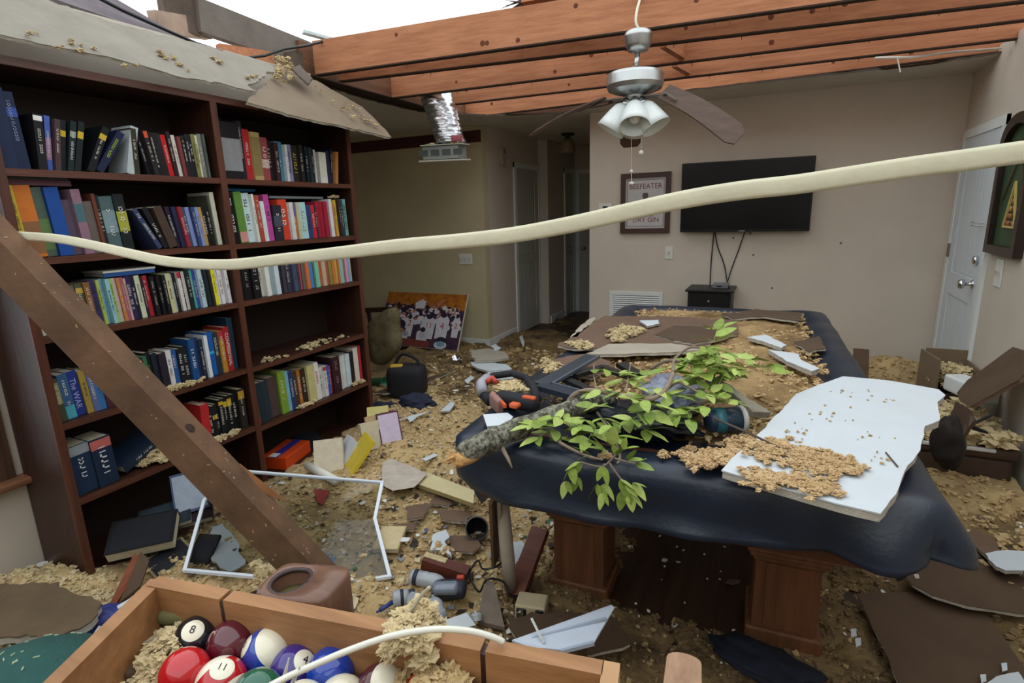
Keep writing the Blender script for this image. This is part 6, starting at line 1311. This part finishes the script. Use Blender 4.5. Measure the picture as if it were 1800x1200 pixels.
fluff('insulation_drift', 'pale insulation filling the torn cardboard box', [(p.x + random.uniform(.01, .16), p.y - .15 + random.uniform(-.12, .12), zt - .18 + random.uniform(0, .1)) for _ in range(60)], rng.uniform(.015, .035, 60), FLUFFP)
K = [PY(1655, 790, 3.2), PY(1680, 705, 3.3), PY(1705, 720, 3.2), PY(1690, 800, 3.1), PY(1668, 812, 3.1)]
sheet('torn_board', 'dark torn board standing between table and ottoman', 'board', K, .02, BRL, .012, .04, None, GYPB2, 64)
crumple('black_rag', 'black rag lump right of the white plasterboard sheet', 'rag', PY(1666, 778, 3.0), Rz(0), .055, .09, .12, mat('black_rag', '#241d18', .9, .2), 7, 1.5, .28)
tag(MB().tube([PY(1710, 745, 3.2), PY(1745, 728, 3.25)], .008, 6).build('black_stick', BLACK), 'short black stick poking up before the ottoman', 'stick')
tag(MB().tube([PY(1712, 752, 3.2), PY(1735, 760, 3.1)], [.012, .006], 6).build('black_stick', BLACK), 'short black stick lying on the ottoman insulation', 'stick')
p = PF(1780, 720, .1); tag(MB().rbox((1.06, 3.95, .42), (.12, .30, .10), .015, Rz(20)).build('white_block', WHITE), 'pale block beside the ottoman at the right wall', 'block')
K = [PY(1500, 612, 4.35), PY(1528, 614, 4.35), PY(1526, 690, 4.3), PY(1504, 690, 4.3)]
sheet('torn_board', 'small red-brown board behind the far right cover edge', 'board', K, .03, GYPB, .004, .05, None, GYPB2, 65)
fsheet('torn_board', 'grey-brown board lying right of the cover below the door', 'board', [(1610, 672), (1648, 658), (1664, 664), (1640, 684), (1622, 684)], .12, .015, GYPB, .006, .05, 66)
# plasterboard sheets on the floor
FS = 'plasterboard sheets on the floor right of the table'
lsheet('floor_plasterboard', 'brown plasterboard sheet with curved pale edge, upper of two', 'plasterboard', [(1584, 1004), (1610, 980), (1690, 938), (1745, 950), (1790, 985), (1840, 1010), (1850, 1082), (1790, 1078), (1700, 1064), (1640, 1046), (1602, 1026)], [.11, .11, .10, .09, .09, .09, .09, .10, .11, .115, .115], .014, GYPB2, .005, .06, 71, FS)
lsheet('floor_plasterboard', 'dark brown plasterboard sheet at the bottom right, lower of two', 'plasterboard', [(1506, 1042), (1600, 1040), (1730, 1072), (1765, 1120), (1830, 1215), (1850, 1260), (1600, 1260), (1560, 1150), (1530, 1090)], .07, .014, GYPB2, .004, .1, 72, FS)
lsheet('floor_plasterboard', 'brown plasterboard strip beside the white chip at right', 'plasterboard', [(1690, 940), (1712, 926), (1750, 950), (1775, 990), (1760, 1000), (1720, 965)], .13, .012, GYPB, .008, .05, 73, FS)
WC = 'white plasterboard chips on the floor at right'
lsheet('white_chip', 'bright white chip on the upper brown sheet at right edge', 'plasterboard', [(1732, 972), (1772, 966), (1800, 968), (1815, 985), (1800, 1002), (1768, 1002), (1750, 994)], .15, .016, GYPW, .006, .04, 74, WC)
lsheet('white_chip', 'white chips in the bottom right corner', 'plasterboard', [(1726, 1204), (1752, 1188), (1790, 1180), (1800, 1195), (1830, 1230), (1740, 1230)], .10, .014, GYPW, .006, .04, 75, WC)
lsheet('white_chip', 'white chip on floor between table cover and ottoman', 'plasterboard', [(1620, 798), (1648, 794), (1668, 812), (1662, 824), (1636, 832)], .10, .014, GYPW, .008, .04, 76, WC)
for i, (x, y_) in enumerate(((1508, 1128), (1500, 1112), (1728, 1192), (1765, 1172))):
    lsheet('white_chip', ['small white chip left of the dark floor sheet', 'tiny white chip above the small one left of dark sheet', 'small white square by the bottom corner chips', 'small white sliver above the bottom corner chips'][i], 'plasterboard', [(x - 5, y_ - 7), (x + 5, y_ - 8), (x + 6, y_ + 5), (x - 3, y_ + 8)], .09, .006, GYPW, .002, .03, 77 + i, WC)
crumple('navy_rag', 'flat dark navy rag on the floor, bottom middle', 'rag', PZ(1355, 1172, .06), Rz(-20), .15, .08, .025, mat('navy_rag', '#161a2a', .85, .2), 3, 2.5, .6)
a, b = PD(1202, 1166, 1.05), PD(1196, 1270, .98); d_ = (b - a); sd = d_.cross(Vector((0, 0, 1))).normalized()
t = T('broken_lath', 'pale grained wooden slat end at the bottom edge', 'wood', b)
pts = []
for i in range(9):
    a_ = PI * i / 8; pts.append(a + sd * .031 * math.cos(a_) * 1.0 - d_.normalized() * (.012 * math.sin(a_)) + Vector((0, 0, 0)))
pts += [b - sd * .036, b + sd * .036]
if (pts[0] - a).dot(sd) > 0: pts[-2], pts[-1] = b - sd * .036, b + sd * .036
MB().prism(pts, .018).build('slat', wood('pale_slat', '#b89474', '#8f6a50', 1, .5), t)
g_ = MB()
nS = (pts[0] - pts[4]).cross(pts[-1] - pts[4]).normalized()
if nS.dot(Vector((0, 0, CH)) - a) < 0: nS = -nS
for k in range(5): g_.beam(a + sd * (-.02 + .01 * k) + nS * .0004 + d_ * .06, b + sd * (-.023 + .0115 * k) + nS * .0004, .0012, .0008, nS)
g_.build('grain_line', mat('grain_dark', '#6a4a3a', .7, .1), t)
MB().beam(b, Vector((b.x - .01, b.y + .12, .03)), .06, .02).build('slat_lower', wood('pale_slat', '#b89474', '#8f6a50', 1, .5), t)

# ================================================================== FOREGROUND: BALL TRAY
ZR = 1.03; F0 = PZ(280, 1012, ZR); F1 = PZ(1062, 1160, ZR); uT = (F1 - F0); LT = uT.length; uT.normalize(); vT = Vector((uT.y, -uT.x, 0)); 
def TT(a_, b_, z): return F0 + uT * a_ + vT * b_ + Vector((0, 0, z - ZR))
RT = Matrix((uT, -vT, Vector((0, 0, 1)))).transposed()
TRAY = wood('tray_wood', '#a87a50', '#815834', 0, .5); TRD = wood('tray_wood_inside', '#95633c', '#6f4426', 0, .55)
tr = T('ball_tray', 'broken open wooden tray holding pool balls in the foreground', 'tray', TT(LT / 2, .15, .93))
WD = .34
def tb(a0, a1, b0_, b1_, z0, z1): return MB().box(TT((a0 + a1) / 2, (b0_ + b1_) / 2, (z0 + z1) / 2), (abs(a1 - a0), abs(b1_ - b0_), z1 - z0), RT)
s1 = .118; s2 = .47
tb(0, s1, -.0, .020, .93, ZR).build('side_board', TRAY, tr); tb(s1 + .006, s2, 0, .020, .93, ZR).build('side_board', TRAY, tr); tb(s2 + .006, LT, 0, .020, .93, ZR).build('side_board', TRAY, tr)
tb(s1, s1 + .006, .004, .020, .93, ZR - .004).build('slot_divider', DARKWOOD[2], tr); tb(s2, s2 + .006, .004, .020, .93, ZR - .004).build('slot_divider', DARKWOOD[2], tr)
# slanting left end as seen: follows the measured corner
L1 = PZ(182, 1108, ZR); dl = (L1 - F0); dl = dl.normalized(); L2 = F0 + dl * .36
c_ = (F0 + L2) / 2 - Vector((0, 0, .05)); sdl = Vector((-dl.y, dl.x, 0))
MB().beam(F0 - Vector((0, 0, .0515)) + dl * .004, L2 - Vector((0, 0, .0515)), .020, .10).build('end_board', TRAY, tr)
MB().box(TT(LT + .008, .17, .98), (.018, .34, .10), RT).build('end_board', mat('tray_end', '#b28a62', .6, .12, 8), tr)
tb(.0, LT, .325, .345, .93, ZR).build('side_board', TRAY, tr)
tb(-.0, LT, .0, .345, .918, .93).build('bottom', DARKWOOD[0], tr)
# cup holder block behind the rim
nC = 40; cc = TT(.180, -.040, ZR - .004); hole = .027; outr = []; inn = []
for k in range(nC):
    a_ = 2 * PI * k / nC; inn.append((hole * math.cos(a_), hole * math.sin(a_)))
    s_ = max(1, 1); f_ = (abs(math.cos(a_) / .056) ** 5 + abs(math.sin(a_) / .038) ** 5) ** (-1 / 5); outr.append((f_ * math.cos(a_) + .020, f_ * math.sin(a_)))
def CC(p_, z): return cc + uT * p_[0] - vT * p_[1] + Vector((0, 0, z + max(0, p_[0]) * .12))
mb = MB(); rg_ = [[CC(p_, -.10) for p_ in outr], [CC(p_, -.006) for p_ in outr], [CC((p_[0] * .95, p_[1] * .95), 0) for p_ in outr], [CC((p_[0] * 1.06, p_[1] * 1.06), .0) for p_ in inn], [CC(p_, -.006) for p_ in inn], [CC(p_, -.06) for p_ in inn]]
mb.v = [p_ for r_ in rg_ for p_ in r_]; mb.f = [(i*nC+k, i*nC+(k+1) % nC, (i+1)*nC+(k+1) % nC, (i+1)*nC+k) for i in range(5) for k in range(nC)] + [tuple(range(nC))[::-1], tuple(range(5*nC, 6*nC))]
ch = mb.build('cup_holder', mat('brown_resin', '#7d5a48', .4, col2='#5d4030', scale=8, stretch=(1, 4, 1), coat=.2), tr, True)
sub(MB().tube([CC((p_[0] * 1.0, p_[1] * 1.0), -.003) for p_ in inn + inn[:1]], .0035, 6), 'rim_ring', mat('dark_ring', '#3a2c2c', .4, .1), ch, tr, True)
sub(MB().lathe([(.0265, -.030), (.0265, -.025), (.01, -.0245)], cc, 24), 'cup_base', mat('olive_base', '#7a7040', .6, .2), ch, tr, True)
# small table that carries the tray
st_ = T('side_table', 'dark side table carrying the wooden ball tray', 'table', TT(LT / 2, .15, 0))
MB().box(TT(LT / 2, .17, .903), (LT - .04, .30, .028), RT).build('table_top', DARKWOOD[0], st_)
for a_ in (.05, LT - .05):
    for b__ in (.05, .29): MB().box(TT(a_, b__, .445), (.04, .04, .89), RT).build('leg', DARKWOOD[2], st_)
# ------------------------------------------------------------------ balls
RB = .0286
def ball(label, x, y_, col, num=None, stripe=False, face=None, pole=None, z=.9588):
    c = PZ(x, y_, z); t = T('pool_ball', label, 'pool ball', c, 'pool balls in the tray')
    WHT = mat('ball_ivory', '#e3dcc4', .12, .02, coat=.6); M = mat('ball_' + col[1:], col, .10, .03, 4, coat=.7)
    MB().sphere(c, RB, 48, 32).build('ball_body', M, t, True)
    tocam = (Vector((0, 0, CH)) - c).normalized(); rt = Vector((RW[0, 0], RW[1, 0], RW[2, 0])); upv = -Vector((RW[0, 1], RW[1, 1], RW[2, 1]))
    def cap(dirn, ang, scale, name, M2):
        dirn = dirn.normalized(); u = dirn.orthogonal().normalized(); v = dirn.cross(u); vs = [dirn * RB * scale]; fs = []; n = 48; k = 12
        for i in range(1, k + 1):
            a_ = ang * i / k
            for j in range(n):
                b__ = 2 * PI * j / n; vs.append((dirn * math.cos(a_) + (u * math.cos(b__) + v * math.sin(b__)) * math.sin(a_)) * RB * scale)
        for j in range(n): fs.append((0, 1 + j, 1 + (j + 1) % n))
        for i in range(k - 1):
            for j in range(n): fs.append((1+i*n+j, 1+(i+1)*n+j, 1+(i+1)*n+(j+1) % n, 1+i*n+(j+1) % n))
        return MB().add([c + p_ for p_ in vs], fs).build(name, M2, t, True)
    if stripe:
        pd = (tocam * pole[2] + rt * pole[0] + upv * pole[1]); cap(pd, math.radians(62), 1.006, 'white_cap', WHT); cap(-pd, math.radians(62), 1.006, 'white_cap', WHT)
    if num:
        fd = (tocam * face[2] + rt * face[0] + upv * face[1]).normalized(); cap(fd, math.radians(27), 1.012, 'number_disc', WHT)
        ux_ = (rt - fd * rt.dot(fd)).normalized(); uy_ = fd.cross(ux_); V_, F_c = text_geo(num, .0135 if len(num) < 2 else .0115); m2 = MB(); m2.add([c + (fd * RB + ux_ * x_ + uy_ * y__).normalized() * RB * 1.034 for x_, y__ in V_], F_c); m2.build('lettering', mat('ball_black', '#111111', .3, .02), t)
ball('black eight ball leftmost in the tray', 345, 1122, '#15191f', '8', face=(-.15, .35, .75), z=.9715)
ball('plain maroon ball right of the eight ball', 406, 1130, '#551424', z=.976)
ball('blue and white striped ten ball behind the purple ball', 468, 1146, '#1f3f9c', '10', True, (-.85, .25, .4), (.75, .55, .35), z=.973)
ball('purple four ball right of the striped blue ball', 517, 1176, '#37257a', '4', face=(.55, .45, .6), z=.962)
ball('plain blue ball rightmost under the white cord', 582, 1180, '#173a9a', z=.967)
ball('plain bright red ball at the left front of tray', 325, 1183, '#b5121c', z=.976)
ball('red striped eleven ball beside the plain red ball', 389, 1200, '#b5121c', '11', True, (.05, .75, .6), (.55, -.75, .45), z=.972)
ball('plain green ball low in the middle of tray', 452, 1222, '#12583f', z=.972)
ball('cream ball with a number, cut by the bottom edge', 530, 1245, '#ddd6bd', '7', face=(.2, .6, .7), z=.967)
ball('plain cream ball at the bottom edge right of the numbered one', 600, 1234, '#d9d2ba', z=.966)
ball('maroon striped ball at the right among insulation', 668, 1212, '#4d1a24', None, True, None, (.75, .35, .5), z=.968)
ball('orange ball barely showing at the bottom edge', 742, 1222, '#c8531c', z=.962)
# insulation in the tray: heaps in the tray's own frame
def tin(a0, a1, b0_, b1_, n, s, zf):
    P = []; S = []
    for _ in range(n):
        aa, bb_ = random.uniform(a0, a1), random.uniform(b0_, b1_); top = zf(aa, bb_)
        P.append(tuple(TT(aa, bb_, random.uniform(max(.935, top - .03), top)))); S.append(random.uniform(.4, 1.2) * s)
    return P, S
gs = lambda x, c, w_: math.exp(-((x - c) / w_) ** 2)
P, S = tin(.015, .13, .025, .11, 420, .0075, lambda a_, b_: .945 + .045 * gs(a_, .06, .05) * gs(b_, .04, .06))
fluff('tray_insulation', 'grey-tan insulation behind the eight ball in the tray', P, S, FLUFFP)
P, S = tin(.355, LT - .02, .022, .30, 1500, .009, lambda a_, b_: .955 + .05 * gs(a_, .42, .07) * gs(b_, .05, .12) + .02 * gs(a_, .52, .08) * gs(b_, .1, .12))
fluff('tray_insulation', 'tan insulation heap in the right half of tray', P, S, FLUFF)
P, S = tin(.36, .415, -.012, .04, 170, .008, lambda a_, b_: 1.03 + .028 * gs(a_, .388, .022))
fluff('tray_insulation', 'insulation tuft clinging over the tray rim', P, S, FLUFFP)
P, S = tin(.11, .15, .018, .04, 90, .006, lambda a_, b_: 1.0 - .04 * abs(a_ - .128) / .02)
fluff('tray_insulation', 'grey insulation wisps hanging at the tray slot', P, S, FLUFFP)
P = [tuple(PZ(462 + random.gauss(0, 9), 1000 + random.gauss(0, 7), 1.0)) for _ in range(26)]
P = [tuple(PF(470 + random.gauss(0, 10), 1004 + random.gauss(0, 8), .12)) for _ in range(30)]; fluff('insulation_clump', 'pale insulation tuft left of the cup holder', P, rng.uniform(.008, .02, 30), FLUFFP)
tag(MB().rbox(PZ(315, 1075, .985), (.045, .035, .02), .008, Rz(25)).build('moss_lump', mat('olive_lump', '#6e6a45', .95, .2), None, True), 'olive lump in the far left corner of tray', 'lump')
tag(MB().prism(ragged([PZ(244, 1136, .972), PZ(300, 1106, .985), PZ(352, 1082, .985), PZ(356, 1090, .982), PZ(302, 1120, .978)], .002, .02, 9), .004).build('grey_splint', mat('grey_splint', '#8a8474', .9, .2, 14)), 'thin grey splint lying across the tray insulation', 'splint')
tag(MB().rbox(PZ(270, 1170, .95), (.05, .05, .035), .006, Rz(40)).build('brown_chunk', GYPB2), 'dark brown chunk left of the red ball in the tray', 'chunk')
# white cord over the tray, zip tie ends
WC_ = mat('white_cord', '#dcdacc', .45, .04)
pc_ = smooth([PZ(440, 1225, 1.03), PZ(500, 1192, 1.03), PZ(560, 1165, 1.035), PZ(620, 1140, 1.045), PZ(690, 1117, 1.055), PZ(760, 1106, 1.06), PZ(820, 1108, 1.055), PZ(862, 1118, 1.045), PZ(885, 1128, 1.036)])
tag(MB().tube(pc_, .0036, 8).build('extension_cable', WC_, None, True), 'white cord curving across the ball tray', 'cord')
tag(MB().tube([PZ(497, 1200, 1.01), PZ(508, 1156, 1.045)], [.0028, .0006], 6).build('clear_splinter', mat('clear_sliver', '#d6d4cc', .2, .05)), 'left sharp clear splinter at the white cord', 'splinter')
tag(MB().tube([PZ(512, 1205, 1.01), PZ(528, 1170, 1.04)], [.0028, .0006], 6).build('clear_splinter', mat('clear_sliver', '#d6d4cc', .2, .05)), 'right sharp clear splinter at the white cord', 'splinter')
cable('thin grey wire arching over the tray rim insulation', [PZ(712, 1082, 1.03), PZ(722, 1074, 1.05), PZ(738, 1050, 1.07), PZ(755, 1032, 1.09)], .0022, mat('grey_wire', '#b0a894', .5, .05), 'thin_wire')
# ================================================================== WHITE PLASTIC STRIP ACROSS THE ROOM
ctrl = [(-120, 392, 1.92), (0, 411, 1.85), (90, 418, 1.75), (150, 428, 1.68), (230, 446, 1.58), (300, 460, 1.50), (400, 465, 1.42), (500, 455, 1.32), (600, 444, 1.20), (700, 432, 1.12), (800, 424, 1.05), (900, 413, .98), (1000, 395, .93), (1100, 373, .89), (1200, 351, .86), (1300, 335, .82), (1400, 324, .79), (1500, 309, .76), (1600, 294, .735), (1700, 281, .71), (1800, 267, .69), (1950, 250, .67), (2100, 235, .66)]
CP = [PD(x, y_, D) for x, y_, D in ctrl]; eD = (CP[-1] - CP[-2]).normalized(); CP.append(CP[-1] + eD * ((XR - .005 - CP[-1].x) / eD.x)); CP[0] = PD(-120, 392, 1.80)
P = smooth(CP, 4)
ups = []
cam_p = Vector((0, 0, CH))
for i, p_ in enumerate(P):
    t_ = (P[min(i+1, len(P)-1)] - P[max(i-1, 0)]).normalized(); v = (cam_p - p_).normalized(); u_ = t_.cross(v).normalized()
    if u_.z < 0: u_ = -u_
    ups.append(u_)
tag(MB().ribbon(P, .010, .0275, ups).build('plastic_strip', mat('cream_strip', '#d6d0b4', .5, .06, 14, .1), None, True), 'long cream plastic trim strip stretched across the whole view', 'trim strip')

for o in bpy.data.objects:
    if '_o' in o: del o['_o']
